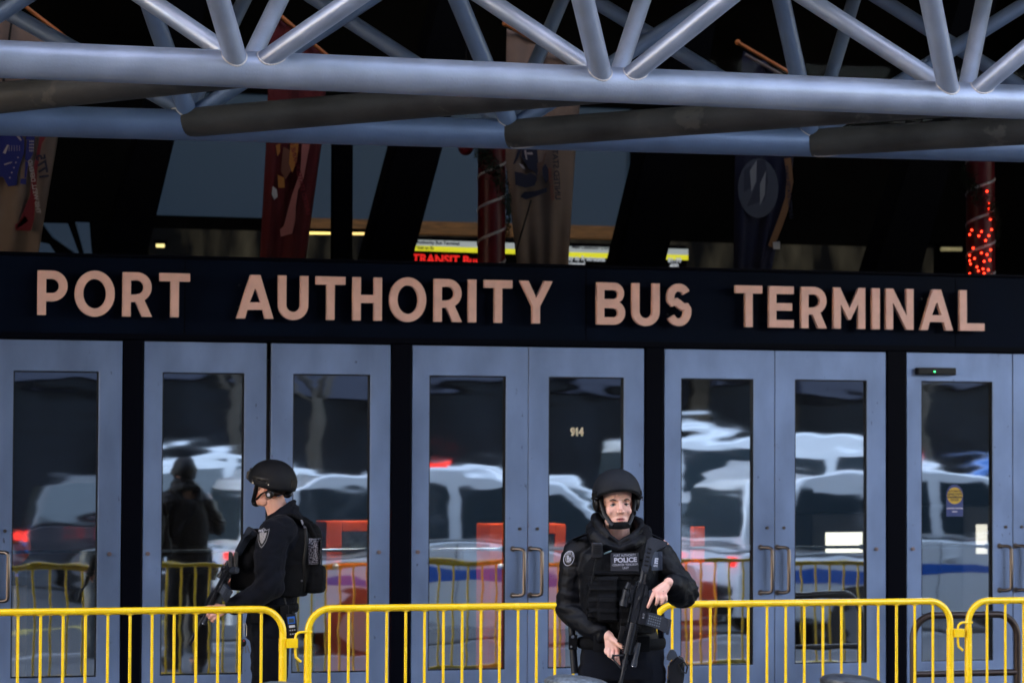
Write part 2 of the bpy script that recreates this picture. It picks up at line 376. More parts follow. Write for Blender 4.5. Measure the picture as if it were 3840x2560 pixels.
# frosted panels; weak emission painted in for daylight from the far side
b=BM(); box(b,bx0,bx1,HY+.08,HY+.1,bz0,bz1); obj('frosted_window',b,mat('frosted_blue',(.05,.08,.12),.6,emit=(.055,.10,.165),es=.020),T)
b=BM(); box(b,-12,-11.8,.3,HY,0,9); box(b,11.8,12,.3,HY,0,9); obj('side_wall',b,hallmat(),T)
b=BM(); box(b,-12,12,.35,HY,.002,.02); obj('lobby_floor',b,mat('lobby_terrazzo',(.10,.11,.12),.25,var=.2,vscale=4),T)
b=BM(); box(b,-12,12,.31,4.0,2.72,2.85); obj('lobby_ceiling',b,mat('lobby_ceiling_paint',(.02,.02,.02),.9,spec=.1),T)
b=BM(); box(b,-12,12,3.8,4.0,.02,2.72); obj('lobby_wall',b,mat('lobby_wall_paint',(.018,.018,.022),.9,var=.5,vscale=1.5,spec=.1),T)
b=BM(); box(b,-60,60,-.02,HY+.5,8.0,8.3); box(b,-60,60,-.15,.1,8.31,10.5); box(b,-60,60,.101,HY+20,10.3,10.5); box(b,-60,60,HY+.6,HY+.9,0,10.2); obj('upper_building',b,mat('building_brick',(.16,.10,.08),.8,var=.3,vscale=5),T)
b=BM(); box(b,-60,-9.01,-.1,.3,0,7.99); obj('side_bay',b,M_frame,T)
b=BM(); box(b,9.01,60,-.1,.3,0,7.99); obj('side_bay',b,M_frame,T)
M_murk=mat('murk_glow',(.02,.02,.02),.9,spec=0)
n_=M_murk.node_tree; tc_=n_.nodes.new('ShaderNodeTexCoord'); mp_=n_.nodes.new('ShaderNodeMapping'); mp_.inputs['Scale'].default_value=(2.2,1,.7)
no_=n_.nodes.new('ShaderNodeTexNoise'); no_.inputs['Scale'].default_value=2.0; no_.inputs['Detail'].default_value=5
rp_=n_.nodes.new('ShaderNodeValToRGB'); e_=rp_.color_ramp; e_.elements[0].position=.45; e_.elements[0].color=(.001,.001,.001,1); e_.elements[1].position=.75; e_.elements[1].color=(.10,.085,.055,1)
n_.links.new(tc_.outputs['Object'],mp_.inputs[0]); n_.links.new(mp_.outputs[0],no_.inputs['Vector']); n_.links.new(no_.outputs[0],rp_.inputs[0]); n_.links.new(rp_.outputs[0],n_.nodes['Principled BSDF'].inputs['Emission Color']); n_.nodes['Principled BSDF'].inputs['Emission Strength'].default_value=.05
b=BM(); box(b,at(560,900,6.6).x,at(3500,900,6.6).x,6.6,6.65,2.9,at(1700,884,6.6).z); obj('murk_glow_sheet',b,M_murk,T)  # added glowing sheet giving the dark hall faint murky tones; no real shop
# brown soffit strip under the band
b=BM(); s0=at(1150,822,HY-.3);s1=at(2400,880,HY-.3); box(b,s0.x,s1.x,HY-.3,HY-.02,at(1700,880,HY-.3).z,at(1700,832,HY-.3).z)
obj('timber_strip',b,mat('timber_strip',(.17,.085,.03),.6,var=.5,vscale=6,stretch=(1,1,6),emit=(.20,.09,.025),es=.03),T)  # weak emission put into the timber to lift it from the dark
# slanting black hall columns just inside the glass
def slant(pl,Y,th=.35):
    b=BM(); P=[at(x,y,Y) for x,y in pl]; prism(b,[(p.x,p.z) for p in P],Y,Y+th); return obj('slanted_column',b,M_dark,T)
slant([(355,1040),(530,1040),(690,380),(760,80),(800,-150),(680,-150),(640,80),(560,380)],1.6)
slant([(1360,1040),(1528,1040),(1690,440),(1757,239),(1790,0),(1830,-150),(1690,-150),(1647,0),(1586,239),(1508,480)],1.6)
slant([(2310,1040),(2480,1040),(2600,569),(2700,0),(2580,0),(2480,340)],1.6)
slant([(3270,1060),(3440,1060),(3600,500),(3740,0),(3600,0),(3460,450)],1.6)
b=BM(); p=at(1250,1000,1.2);q=at(1325,400,1.2); box(b,p.x,q.x,1.2,1.3,p.z-.1,at(1290,390,1.2).z); obj('hall_mullion',b,M_dark,T)
# small pale wedges low at left, sharing the painted daylight glow
b=BM()
for pl in ([(160,835),(255,838),(300,960),(200,890)],[(285,832),(335,835),(345,960),(320,960)],[(140,905),(185,915),(215,960),(140,958)]):
    P=[at(x,y,5.0) for x,y in pl]; prism(b,[(p.x,p.z) for p in P],5.0,5.05)
obj('low_window',b,MATS['frosted_blue'],T)

# ================================================================== SIGN LETTERS
def arc(cx,cy,r,a0,a1,n=14,ry=None):
    ry=r if ry is None else ry
    return [(cx+r*math.cos(R(a0+(a1-a0)*i/n)),cy+ry*math.sin(R(a0+(a1-a0)*i/n))) for i in range(n+1)]
S=.185
def stroke(path,w):
    L=[];Q=[];n=len(path)
    for i in range(n):
        a=Vector(path[max(i-1,0)]);c=Vector(path[min(i+1,n-1)]);t=(c-a).normalized();nn=Vector((-t.y,t.x));p=Vector(path[i])
        L.append(tuple(p+nn*w/2));Q.append(tuple(p-nn*w/2))
    return L+Q[::-1]
def glyph(c,w):
    s=S
    if c=='I': return [[(0,0),(w,0),(w,1),(0,1)]]
    if c=='L': return [[(0,0),(w,0),(w,s),(s,s),(s,1),(0,1)]]
    if c=='T': return [[(w/2-s/2,0),(w/2+s/2,0),(w/2+s/2,1-s),(w,1-s),(w,1),(0,1),(0,1-s),(w/2-s/2,1-s)]]
    if c=='H': return [[(0,0),(s,0),(s,.5-s/2),(w-s,.5-s/2),(w-s,0),(w,0),(w,1),(w-s,1),(w-s,.5+s/2),(s,.5+s/2),(s,1),(0,1)]]
    if c=='E': return [[(0,0),(w,0),(w,s),(s,s),(s,.5-s*.48),(w*.93,.5-s*.48),(w*.93,.5+s*.48),(s,.5+s*.48),(s,1-s),(w,1-s),(w,1),(0,1)]]
    if c=='N': return [[(0,0),(s,0),(s,.66),(w-s*1.0,0),(w,0),(w,1),(w-s,1),(w-s,.34),(s,1),(0,1)]]
    if c=='M': return [[(0,0),(s,0),(s,.60),(w/2-.03,.22),(w/2+.03,.22),(w-s,.60),(w-s,0),(w,0),(w,1),(w-s*.9,1),(w/2,.50),(s*.9,1),(0,1)]]
    if c=='A':
        t=.115
        def ex(z,o): return (w/2-t)*z
        a=w/2-t
        return [[(0,0),(s*1.05,0),(s*1.05+a*.17,.20),(w-s*1.05-a*.17,.20),(w-s*1.05,0),(w,0),(w/2+t,1),(w/2-t,1)],[(w/2-.13,.37),(w/2+.13,.37),(w/2,.70)]]
    if c=='Y':
        return [[(w/2-s/2,0),(w/2+s/2,0),(w/2+s/2,.40),(w,1),(w-s*1.15,1),(w/2,.60),(s*1.15,1),(0,1),(w/2-s/2,.40)]]
    if c=='O':
        return [arc(w/2,.5,w/2,0,352,44,.52),arc(w/2,.5,w/2-s,0,352,44,.52-s)]
    if c=='U':
        r=w/2
        return [[(0,1),(0,r-.01)]+arc(r,r-.02,r,180,360,20)[0:]+[(w,1),(w-s,1)]+arc(r,r-.02,r-s,360,180,20)+[(s,1)]]
    if c=='P':
        r=.345
        return [[(0,0),(s,0),(s,1-2*r)]+[(w-r,1-2*r)]+arc(w-r,1-r,r,-90,90,16)+[(0,1)],[(s,1-2*r+s),(w-r,1-2*r+s)]+arc(w-r,1-r,r-s,-90,90,12)+[(s,1-s)]]
    if c=='R':
        r=.335; z=1-2*r
        return [[(0,0),(s,0),(s,z),(w*.44,z),(w-s*1.2,0),(w,0),(w*.74,z+.04)]+arc(w-r-.01,1-r,r,-52,90,16)+[(0,1)],[(s,z+s*.9),(w-r-.01,z+s*.9)]+arc(w-r-.01,1-r,r-s*.95,-90,90,12)+[(s,1-s)]]
    if c=='B':
        r1,r2=.255,.285; y2=2*r2
        return [[(0,0),(w-r2,0)]+arc(w-r2,r2,r2,-90,62,14)+arc(w-r1-.03,1-r1,r1,-42,90,14)+[(0,1)],
                [(s,s*.95),(w-r2,s*.95)]+arc(w-r2,r2-.005,r2-s*.95,-90,90,10)+[(s,y2-s*.95)],[(s,y2+s*.0+.04),(w-r1-.03,y2+.04)]+arc(w-r1-.03,(y2+.04+1-s*.95)/2,(1-s*.95-y2-.04)/2,-90,90,10)+[(s,1-s*.95)]]
    if c=='S':
        rx=w/2-s/2; rt=.235; rb=.265; cx=w/2
        path=arc(cx,1-rt-s/2+.01,rx*.95,28,215,18,rt)
        path+=[(cx-rx*.25,.575),(cx+rx*.1,.515),(cx+rx*.5,.45)]
        path+=arc(cx,rb+s/2-.01,rx,25,-150,18,rb)
        return [stroke(path,s)]
SIGN=thing('terminal_sign','raised bronze capital letters reading PORT AUTHORITY BUS TERMINAL on the black fascia','sign',(0,-.03,2.83))
LT=[('P',141.5,253),('O',281,430),('R',460,570),('T',599,712),('A',888,1026),('U',1044,1156),('T',1185,1295),('H',1323.5,1432),('O',1461,1598),('R',1628,1732),('I',1757,1786),('T',1816,1921),('Y',1949,2072),('B',2238,2344),('U',2370,2473.5),('S',2499,2592),('T',2758.6,2858),('E',2884,2976),('R',3004.6,3100),('M',3126,3244),('I',3270,3298.5),('N',3322,3425),('A',3451,3573),('L',3599,3691)]
LY=-.075; CH=.2935; LZ=2.838
for c,a,e in LT:
    xa=at(a,1110,LY-.03).x; xe=at(e,1110,LY-.03).x
    g=glyph(c,(xe-xa)/CH)
    me=fill2d([[(x*CH,z*CH) for x,z in L] for L in g],.035)
    zoff=(at(a,1110,LY-.035).z-at(a,1110,0).z)
    me.transform(Matrix.Translation((xa,LY,LZ+zoff)))
    o=link('letter',me,M_letter,SIGN,inv(SIGN))
    b=BM()
    for zz in (.25,.75):
        cyl(b,((xa+xe)/2 if c in 'ITY' else xa+.5*S*CH,LY,LZ+CH*zz),((xa+xe)/2 if c in 'ITY' else xa+.5*S*CH,-.021,LZ+CH*zz),.006,n=8)
    s_=obj('stud',b,M_black,o)

# ================================================================== SPACE FRAME CANOPY
CT=thing('canopy_truss','silver grey tubular space frame canopy hanging over the terminal doors','canopy',(0,-4,0))
YA,YB=-3.9,-2.2; sh=inv(CT)
def P3(px,py,Y): return at(px,py,Y)
def chord(Y,pL,pR,rad,name='bottom_chord',m=None):
    a=at(*pL,Y);c=at(*pR,Y); z=(a.z+c.z)/2
    d=(c-a); a2=a-d*.25;c2=c+d*.3
    b=BM(); n=24; tube(b,[a2.lerp(c2,i/n) for i in range(n+1)],rad,32); obj(name,b,m or M_tube,CT,sh,smooth='auto'); return a,c
RA=.100
chord(YA,(0,222),(3840,384),RA)
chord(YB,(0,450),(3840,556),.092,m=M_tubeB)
An=[(-400,205),(940,262),(2310,322),(3612,376),(4890,430)]
Bn=[(-560,430),(700,462),(1905,503),(3040,536),(4150,567)]
def web(p0,p1,rad,weld=True,name='web_tube',m=None):
    b=BM(); tube(b,[p0,p1],rad,20,caps=True); o=obj(name,b,m or M_tube,CT,sh,smooth='auto')
    return o
def saddle(p,d,rad,F,R0,par=None,th=.0055,ax=Vector((1,0,0))):
    # bead following the curve where the round web lands on the round chord
    d=d.normalized(); u=d.cross(ax).normalized(); v=d.cross(u); pts=[]
    for i in range(32):
        t=2*PI*i/32; o_=p+(u*math.cos(t)+v*math.sin(t))*rad-F
        o2=o_-ax*o_.dot(ax); d2=d-ax*d.dot(ax)
        A=d2.dot(d2); B_=2*o2.dot(d2); C_=o2.dot(o2)-R0*R0; D_=B_*B_-4*A*C_
        if D_<0: return
        pts.append(F+o_+d*((-B_+math.sqrt(D_))/(2*A)))
    b=BM(); tube(b,pts,th,6,closed=True); obj('weld_bead',b,M_weld,CT,sh,smooth=True)
def webs(nodes,Y,R0,spec,rads):
    for (px,py),row in zip(nodes,spec):
        p=at(px,py,Y); F=Vector((p.x,Y,p.z))
        for (bx,by,slope,side,back),rad in zip(row,rads):
            # a web is seen on the line from (bx,by) with the given slope; its top lies half a bay in front or behind
            Yt=Y+(.8 if back else -.8); ty=-330; tx=bx+side*slope*(by-ty)
            q=at(tx,ty,Yt)
            # start on the chord axis where the seen line crosses it
            sx=bx-side*slope*(py-by) if not back else bx-side*slope*(py-by)
            s0=at(sx,py,Y); st=Vector((s0.x,Y,F.z))
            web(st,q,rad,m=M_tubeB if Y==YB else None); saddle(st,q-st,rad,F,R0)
spA=[]
for (px,py) in An: spA.append([px,py])
def rowA(px,py,fl,fr,bl,br):
    return [(px-52,py-22,fl,-1,False),(px+35,py-22,fr,1,False),(px-100,py-68,bl,-1,True),(px+18,py-75,br,1,True)]
SA=[(.30,1.45,1.47,.48),(.29,1.45,1.47,.48),(.24,1.25,1.50,.33),(.20,1.20,1.55,.20),(.15,1.15,1.6,.12)]
webs(An,YA,RA,[rowA(px,py,*s) for (px,py),s in zip(An,SA)],[.062,.055,.053,.050])
SB_=[(.35,1.55,1.8,.5),(.35,1.53,1.8,.5),(.42,1.58,1.54,.42),(.22,1.6,1.65,.3),(.2,1.6,1.6,.2)]
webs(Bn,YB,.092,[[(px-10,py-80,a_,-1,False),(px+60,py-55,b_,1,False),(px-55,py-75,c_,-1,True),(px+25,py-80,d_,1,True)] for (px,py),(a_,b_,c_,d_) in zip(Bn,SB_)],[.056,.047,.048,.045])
# tubes running from the rear chord forward to the next node of the front chord
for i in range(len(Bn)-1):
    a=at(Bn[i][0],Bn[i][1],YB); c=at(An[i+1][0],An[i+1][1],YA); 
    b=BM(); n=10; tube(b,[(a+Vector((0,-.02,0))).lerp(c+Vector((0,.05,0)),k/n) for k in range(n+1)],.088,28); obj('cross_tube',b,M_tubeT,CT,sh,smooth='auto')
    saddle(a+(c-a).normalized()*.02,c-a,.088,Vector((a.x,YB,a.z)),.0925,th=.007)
# upper chords and the deck they carry (above the frame of the photograph)
for yy,zz in ((YA-.8,5.12),(YA+.8,5.30),(YB+.8,5.32)):
    b=BM(); cyl(b,(-9,yy,zz),(9,yy,zz),.08); obj('top_chord',b,M_tube,CT,sh,smooth='auto')
b=BM(); box(b,-30,30,-4.5,-.16,5.45,5.62); obj('roof_deck',b,mat('deck_paint',(.045,.045,.05),.8,var=.3,vscale=2),CT,sh)
for x in (-8.2,8.4):
    b=BM(); cyl(b,(x,YA,0),(x,YA,4.0),.14); obj('support_post',b,M_tube,CT,sh,smooth='auto')
# ================================================================== INSIDE THE HALL: FLAGS, COLUMNS, BOARDS
M_pole=mat('pole_wood',(.50,.16,.04),.4,var=.2,vscale=10,emit=(.5,.14,.03),es=.0)
def clothmat(n,c,c2=None): return mat(n,c,.9,0,var=.12,vscale=5,bump=.25,bscale=14,col2=c2)
M_cream=clothmat('flag_cream',(.20,.14,.105))
M_red=clothmat('flag_red',(.075,.002,.004)); M_navy=clothmat('flag_navy',(.004,.006,.028))
FY=1.0
def flag(label,outline,m,pole,Y=FY):
    P=[at(x,y,Y) for x,y in outline]
    base=P[0].copy()
    t=thing('hanging_flag',label,'flag',(base.x,Y,base.z),group='service flags hanging inside the terminal window')
    # rippled cloth: grid between the left edge and the right edge of the outline (outline = left edge top->bottom, then right edge bottom->top)
    n=len(outline)//2; Lf=outline[:n]; Rt=outline[n:][::-1]
    def along(E,f):
        f*=len(E)-1; i=min(int(f),len(E)-2); g=f-i; return (E[i][0]*(1-g)+E[i+1][0]*g,E[i][1]*(1-g)+E[i+1][1]*g)
    b=BM(); U,V=36,30; G=[]
    for j in range(V+1):
        l=along(Lf,j/V); r=along(Rt,j/V); row=[]
        for i in range(U+1):
            f=i/U; x=l[0]*(1-f)+r[0]*f; y=l[1]*(1-f)+r[1]*f
            p=at(x,y,Y); p.y=Y+.022*math.sin(f*11+j*.12+outline[0][0])+.012*math.sin(f*23+2)
            row.append(b.verts.new(p))
        G.append(row)
    for j in range(V):
        for i in range(U): b.faces.new((G[j][i],G[j][i+1],G[j+1][i+1],G[j+1][i]))
    cl=obj('cloth',b,m,t,inv(t),smooth=True)
    so_=cl.modifiers.new('s','SOLIDIFY'); so_.thickness=.002
    a=at(*pole[0],Y-.03); c=at(*pole[1],Y-.03); d=(c-a).normalized()
    b=BM(); tube(b,[a,c],.014,12); ball(b,a-d*.01,.022); obj('pole',b,M_pole,t,inv(t),smooth='auto')
    return t
def emblem(t,name,loops,m,Y=FY,off=-.045,k=1.0):
    b=BM()
    for lp in loops:
        P=[at(x,y,Y+off) for x,y in lp]; vs=[b.verts.new(p) for p in P]
        try: b.faces.new(vs)
        except: pass
    bmesh.ops.triangulate(b,faces=b.faces); 
    for v in b.verts: v.co.y=Y+off
    o=obj(name,b,m,t,inv(t)); s=o.modifiers.new('s','SOLIDIFY'); s.thickness=.001; return o
def ell(cx,cy,rx,ry,n=20,rot=0): return [(cx+rx*math.cos(2*PI*i/n)*math.cos(rot)-ry*math.sin(2*PI*i/n)*math.sin(rot),cy+rx*math.cos(2*PI*i/n)*math.sin(rot)+ry*math.sin(2*PI*i/n)*math.cos(rot)) for i in range(n)]
def ftext(t,s,px,py,size,rot,m,mirror=True,Y=FY,bold=.001,nm='lettering'):
    me=textmesh(s,size,.0008,bold=bold,mirror=mirror); p=at(px,py,Y-.046)
    me.transform(Matrix.Translation(p)@Matrix.Rotation(rot,4,'Y')); link(nm,me,m,t,inv(t))
def S5(pts,x0=0,y0=460,k=.3444): return [(x0+x*k,y0+y*k) for x,y in pts]
def S6(pts): return S5(pts,1750,540,.2998)
M_eb=mat('print_blue',(.012,.018,.16),.8); M_er=mat('print_darkred',(.15,.006,.012),.8); M_ed=mat('print_ink',(.01,.012,.035),.8)
M_ew=mat('print_pale',(.45,.38,.36),.8); M_eo=mat('print_ochre',(.34,.13,.02),.8); M_eg=mat('print_greyblue',(.045,.055,.085),.8)
# first flag: cream with a blue eagle seal and red scroll
f1=flag('cream military flag with dark blue seal and red ribbon, at the far left',[(-150,-60),(-150,500),(-160,1010),(135,1010),(222,493),(262,165)],M_cream,[(40,-18),(285,172)])
emblem(f1,'seal',[S5([(-90,60),(100,75),(215,95),(265,200),(262,330),(200,390),(215,470),(190,560),(150,600),(185,680),(90,695),(30,590),(-120,600)])],M_eb)
emblem(f1,'seal_arm',[S5([(290,95),(380,95),(378,190),(280,185)]),S5([(295,190),(375,190),(360,340),(310,430),(270,400)]),S5([(310,430),(285,600),(265,600),(275,420)]),S5([(225,610),(285,610),(285,675),(220,665)])],M_eb)
emblem(f1,'seal_highlight',[S5([(120,90),(170,85),(235,190),(225,200)]),S5([(30,330),(80,240),(95,245),(60,340)]),S5([(45,450),(130,425),(130,437),(50,465)])]+[S5(ell(100+28*i,255+16*j,5,5,6)) for i in range(5) for j in range(4)]+[S5(ell(325+18*i,205+34*j,7,11,6)) for i in range(3) for j in range(4)]+[S5(ell(195-22*i+0,380+55*i,9,9,6)) for i in range(5)],M_ew,off=-.049)
emblem(f1,'ribbon',[S5([(445,90),(535,95),(455,230),(405,520),(380,720),(385,870),(370,1060),(330,1180),(170,1170),(165,1110),(225,1080),(265,1010),(310,1070),(335,1060),(325,800),(345,600),(420,230)])],M_er)
ftext(f1,'THIS WE\'LL DEFEND',128,700,.042,R(80),M_ew,nm='ribbon_lettering',Y=FY-.006)
ftext(f1,'1775',157,626,.09,R(80),M_ed,bold=.003)
b=BM(); tube(b,[at(-20,560,FY-.07),at(45,70,FY-.07)],.008,8); obj('cord',b,M_black,f1,inv(f1))
# second: red with gold emblem
f2=flag('dark red military flag with gold emblem and pale scroll',[(1018,45),(1000,560),(972,1020),(1142,1020),(1190,640),(1215,330),(1232,222)][:3]+[(1142,1020),(1206,540),(1228,216)],M_red,[(1036,46),(1240,220)])
def S1(pts): return [(x*.6122,y*.6122) for x,y in pts]
emblem(f2,'gold_emblem',[S1([(1780,870),(1830,870),(1820,980),(1790,1060),(1770,1000)]),S1([(1700,1070),(1740,1090),(1745,1150),(1705,1150)]),S1([(1690,890),(1715,880),(1715,930),(1700,960)])],M_eo)
emblem(f2,'globe',[S1([(1735,900),(1775,920),(1785,1040),(1750,1100),(1720,1050)])],mat('print_umber',(.13,.045,.025),.8),off=-.042)
emblem(f2,'anchor_fluke',[S1([(1670,1140),(1695,1160),(1700,1205),(1680,1225),(1665,1190)])],mat('print_light',(.4,.4,.42),.8),off=-.05)
emblem(f2,'scroll',[S1([(1850,870),(1900,870),(1875,1000),(1860,1090),(1815,1190),(1808,1350),(1790,1430),(1720,1450),(1715,1405),(1765,1360),(1785,1400),(1790,1190),(1840,1050)])],mat('print_pink',(.30,.10,.09),.8))
ftext(f2,'UNITED STATES MARINE CORPS',1118,640,.045,R(76),M_er,nm='scroll_lettering')
# third: cream with dark seal
f3=flag('cream military flag with dark navy seal and slanted script, beside the red striped column',[(1905,105),(1896,600),(1940,1030),(2128,1030),(2161,570),(2186,262)],M_cream,[(1898,92),(2200,268)])
emblem(f3,'seal',[S6([(600,345),(700,365),(740,385),(800,360),(870,400),(880,440),(850,520),(740,550),(610,510)]),S6([(690,60),(880,60),(900,300),(880,400),(830,330),(780,320),(690,160)]),S6([(670,660),(720,600),(860,590),(1000,545),(1005,600),(850,660),(740,695)]),S6([(945,290),(985,250),(1025,330),(1020,440),(990,495),(950,400)]),S6([(580,250),(650,60),(690,60),(640,180),(600,250)])],M_ed)
emblem(f3,'seal_highlight',[S6([(745,110),(820,105),(830,135),(760,130)]),S6([(650,240),(700,260),(735,320),(690,300)]),S6([(720,80),(740,70),(760,200),(740,190)])],M_ew,off=-.049)
emblem(f3,'seal_brown',[S6([(880,240),(950,220),(970,120),(1000,100),(940,330),(900,400)])],mat('print_brown',(.12,.06,.04),.8),off=-.047)
ftext(f3,'UNITED STATES',2085,640,.060,R(86),M_ed,bold=.001)
ftext(f3,'COAST GUARD',2066,690,.034,R(84),mat('print_rust',(.22,.06,.035),.8))
b=BM(); tube(b,[at(1992,750,FY-.06),at(1934,950,FY-.06)],.007,8); obj('cord',b,M_black,f3,inv(f3))
# fourth: navy
f4=flag('dark navy military flag with a pale round ship seal',[(2790,190),(2762,560),(2750,1040),(2890,1040),(2975,620),(2978,300)],M_navy,[(2771,162),(2990,290)])
b=BM(); tube(b,[at(2795,205,FY-.05),at(2945,290,FY-.05)],.013,10); obj('lower_spar',b,mat('spar_metal',(.25,.2,.17),.4,.5),f4,inv(f4))
emblem(f4,'round_seal',[ell(2843,706,76,112)],M_eg)
emblem(f4,'seal_figure',[[(2835,600),(2870,600),(2880,680),(2868,750),(2800,775),(2820,730),(2840,700)],[(2790,640),(2815,620),(2820,700),(2790,720)]],mat('print_shadow',(.02,.025,.05),.8),off=-.050)
emblem(f4,'seal_light',[[(2812,640),(2838,600),(2835,680),(2818,720)],[(2850,690),(2872,640),(2868,730),(2850,770)]],mat('print_mist',(.20,.21,.24),.8),off=-.052)
emblem(f4,'ribbon',[[(2940,595),(2966,592),(2975,680),(2955,790),(2930,860),(2900,930),(2880,920),(2915,830),(2945,740),(2950,660)]],mat('print_gold',(.16,.075,.03),.8))
emblem(f4,'tag',[[(2898,908),(2925,905),(2925,935),(2900,935)]],mat('print_light',(.4,.4,.42),.8),off=-.05)
ftext(f4,'UNITED STATES NAVY',2958,720,.04,R(84),M_ed,nm='ribbon_lettering',Y=FY-.006)

def candy(label,xl,xr,yt,lit):
    Y=.70; a=at(xl,1060,Y); c=at(xr,1060,Y); r=(c.x-a.x)/2; cx=(a.x+c.x)/2; zt=at(xl,yt,Y).z; zb=2.86
    t=thing('striped_column',label,'column',(cx,Y,zb),group='candy striped columns behind the glass'); s=inv(t)
    b=BM(); cyl(b,(cx,Y,zb),(cx,Y,zt),r,n=36); obj('shaft',b,mat('candy_red',(.10,.004,.008),.4,spec=.25,var=.15,vscale=6),t,s,smooth='auto')
    pitch=.235
    b=BM(); N=int((zt-zb)/pitch*28)
    pts=[Vector((cx+(r-.006)*math.cos(-PI*2*i/28*-1),Y+(r-.006)*math.sin(2*PI*i/28)*-1*-1,zb+pitch*i/28)) for i in range(N)]
    tube(b,pts,.013,8); obj('spiral_stripe',b,mat('candy_white',(.45,.42,.42),.4),t,s,smooth=True)
    # garland of fir sprigs winding down
    b=BM(); rnd=random.Random(3 if lit else 5)
    for i in range(1500):
        f=rnd.random()**1.6; z=zt-(zt-zb)*f*.72; ang=(-z*5.2 if not lit else -z*7)+rnd.gauss(0,.35)
        rr=r+.012+rnd.random()*.03
        p=Vector((cx+rr*math.cos(ang),Y+rr*math.sin(ang),z)); d=Vector((rnd.gauss(0,1),rnd.gauss(0,1),rnd.gauss(0,1))).normalized()*.028; u=d.cross(Vector((rnd.random(),rnd.random(),1))).normalized()*.004
        b.faces.new([b.verts.new(p+d),b.verts.new(p+u),b.verts.new(p-d*.4),b.verts.new(p-u)])
    obj('garland',b,mat('fir_green',(.012,.028,.012),.8,var=.6,vscale=60),t,s,normals=False)
    if lit:
        me_l=None
        rnd=random.Random(11)
        px=[(3700,718),(3706,763),(3707,784),(3714,822),(3656,861),(3681,868),(3719,861),(3649,877),(3673,884),(3707,884),(3695,902),(3659,929),(3715,937),(3681,948),(3652,955),(3700,955),(3662,968),(3712,975),(3640,975),(3654,988),(3690,980),(3686,1008),(3672,1015),(3690,1025),(3640,1024),(3705,1012),(3668,1000)]
        for x,y in px:
            p=at(x,y,Y-r); dx=p.x-cx; dx=max(-r*.97,min(r*.97,dx)); p=Vector((cx+dx,Y-math.sqrt(max(0,r*r-dx*dx))-.006,p.z))
            if me_l is None:
                b=BM(); ball(b,(0,0,0),.0085,u=10,v=8); o=obj('bulb',b,mat('red_led',(.4,.02,.01),emit=(1,.03,.01),es=1.2),t,None,smooth=True); me_l=o
            else: o=me_l.copy(); COL.objects.link(o); o.parent=t
            o.location=p-t.location
    return t
candy('dark red column with white spiral and fir garland, beside the cream flag',1792,1892,520,False)
candy('red striped column covered in small lit red bulbs, at the far right',3628,3726,590,True)
b=BM(); p=at(1747,555,.9); ball(b,p,.055); t=obj('bauble',b,mat('bauble_red',(.16,.004,.008),.3),smooth=True); tag(t,'round dark red bauble hanging beside the striped column','ornament')
b=BM(); cyl(b,p+Vector((0,0,.05)),p+Vector((0,0,2)),.002,n=6); o=obj('string',b,M_black,t)

# information board strip
BY=4.6
def lampmat(n,c,s): return mat(n,c,emit=c,es=s)
def board(label,x0,x1,y0,y1):
    a=at(x0,y0[0],BY); c=at(x1,y1[0],BY); 
    zt=(at(x0,y0[0],BY).z); 
    t=thing('information_board',label,'display board',((a.x+c.x)/2,BY,a.z),group='lit information boards in the hall'); s=inv(t)
    def strip(name,ya,yb,m,dy=0):
        pts=[at(x0,y0[0]+ya,BY),at(x1,y1[0]+ya,BY),at(x1,y1[0]+yb,BY),at(x0,y0[0]+yb,BY)]
        b=BM(); prism(b,[(p.x,p.z) for p in pts],BY+dy,BY+dy+.03); return obj(name,b,m,t,s)
    strip('casing',-14,120,M_dark,.05)
    strip('white_strip',0,22,lampmat('lit_white',(.50,.55,.53),.06)); strip('yellow_strip',22.5,41,lampmat('lit_yellow',(.70,.66,.02),.11))
    return t,a,c
t,a,c=board('long lit white and yellow board with red transit lettering, left of the striped column',1545,1960,(898,0),(912,0))
p=at(1688,974,BY-.05); me=textmesh('NJ TRANSIT Bus to',.105,.002,bold=.003,sx=1.0); me.transform(Matrix.Translation((p.x-.03,BY,p.z))@Matrix.Rotation(R(.9),4,'Y')); link('red_lettering',me,lampmat('lit_red',(.8,.015,.01),.12),t,inv(t))
p=at(1625,910,BY); me=textmesh('Port Authority Bus Terminal',.040,.002,bold=.001); me.transform(Matrix.Translation((p.x,BY-.003,p.z))@Matrix.Rotation(R(.9),4,'Y')); link('small_lettering',me,mat('print_ink',(0,0,0)),t,inv(t))
p=at(1595,930,BY); me=textmesh('Exit to St',.038,.002,bold=.001); me.transform(Matrix.Translation((p.x,BY-.003,p.z))@Matrix.Rotation(R(.9),4,'Y')); link('small_lettering',me,MATS['print_ink'],t,inv(t))
t,a,c=board('lit white and yellow board with grey destination lines, right of the cream flag',2100,2400,(922,0),(930,0))
for k,(s_,px,py,sz) in enumerate((('Subway to Restrooms & Lower Le',2230,971,.060),('Terminal',2157,990,.060))):
    p=at(px,py,BY); me=textmesh(s_,sz,.002,bold=.002,sx=.82); me.transform(Matrix.Translation((p.x,BY,p.z))@Matrix.Rotation(R(.9),4,'Y')); link('grey_lettering',me,lampmat('lit_grey',(.36,.38,.40),.14),t,inv(t))
p=at(2215,929,BY); me=textmesh('Main Concourse Level',.038,.002,bold=.001); me.transform(Matrix.Translation((p.x,BY-.003,p.z))@Matrix.Rotation(R(.9),4,'Y')); link('small_lettering',me,MATS['print_ink'],t,inv(t))
t,a,c=board('short lit white and yellow board end, right of the slanting black column',2440,2581,(930,0),(934,0))
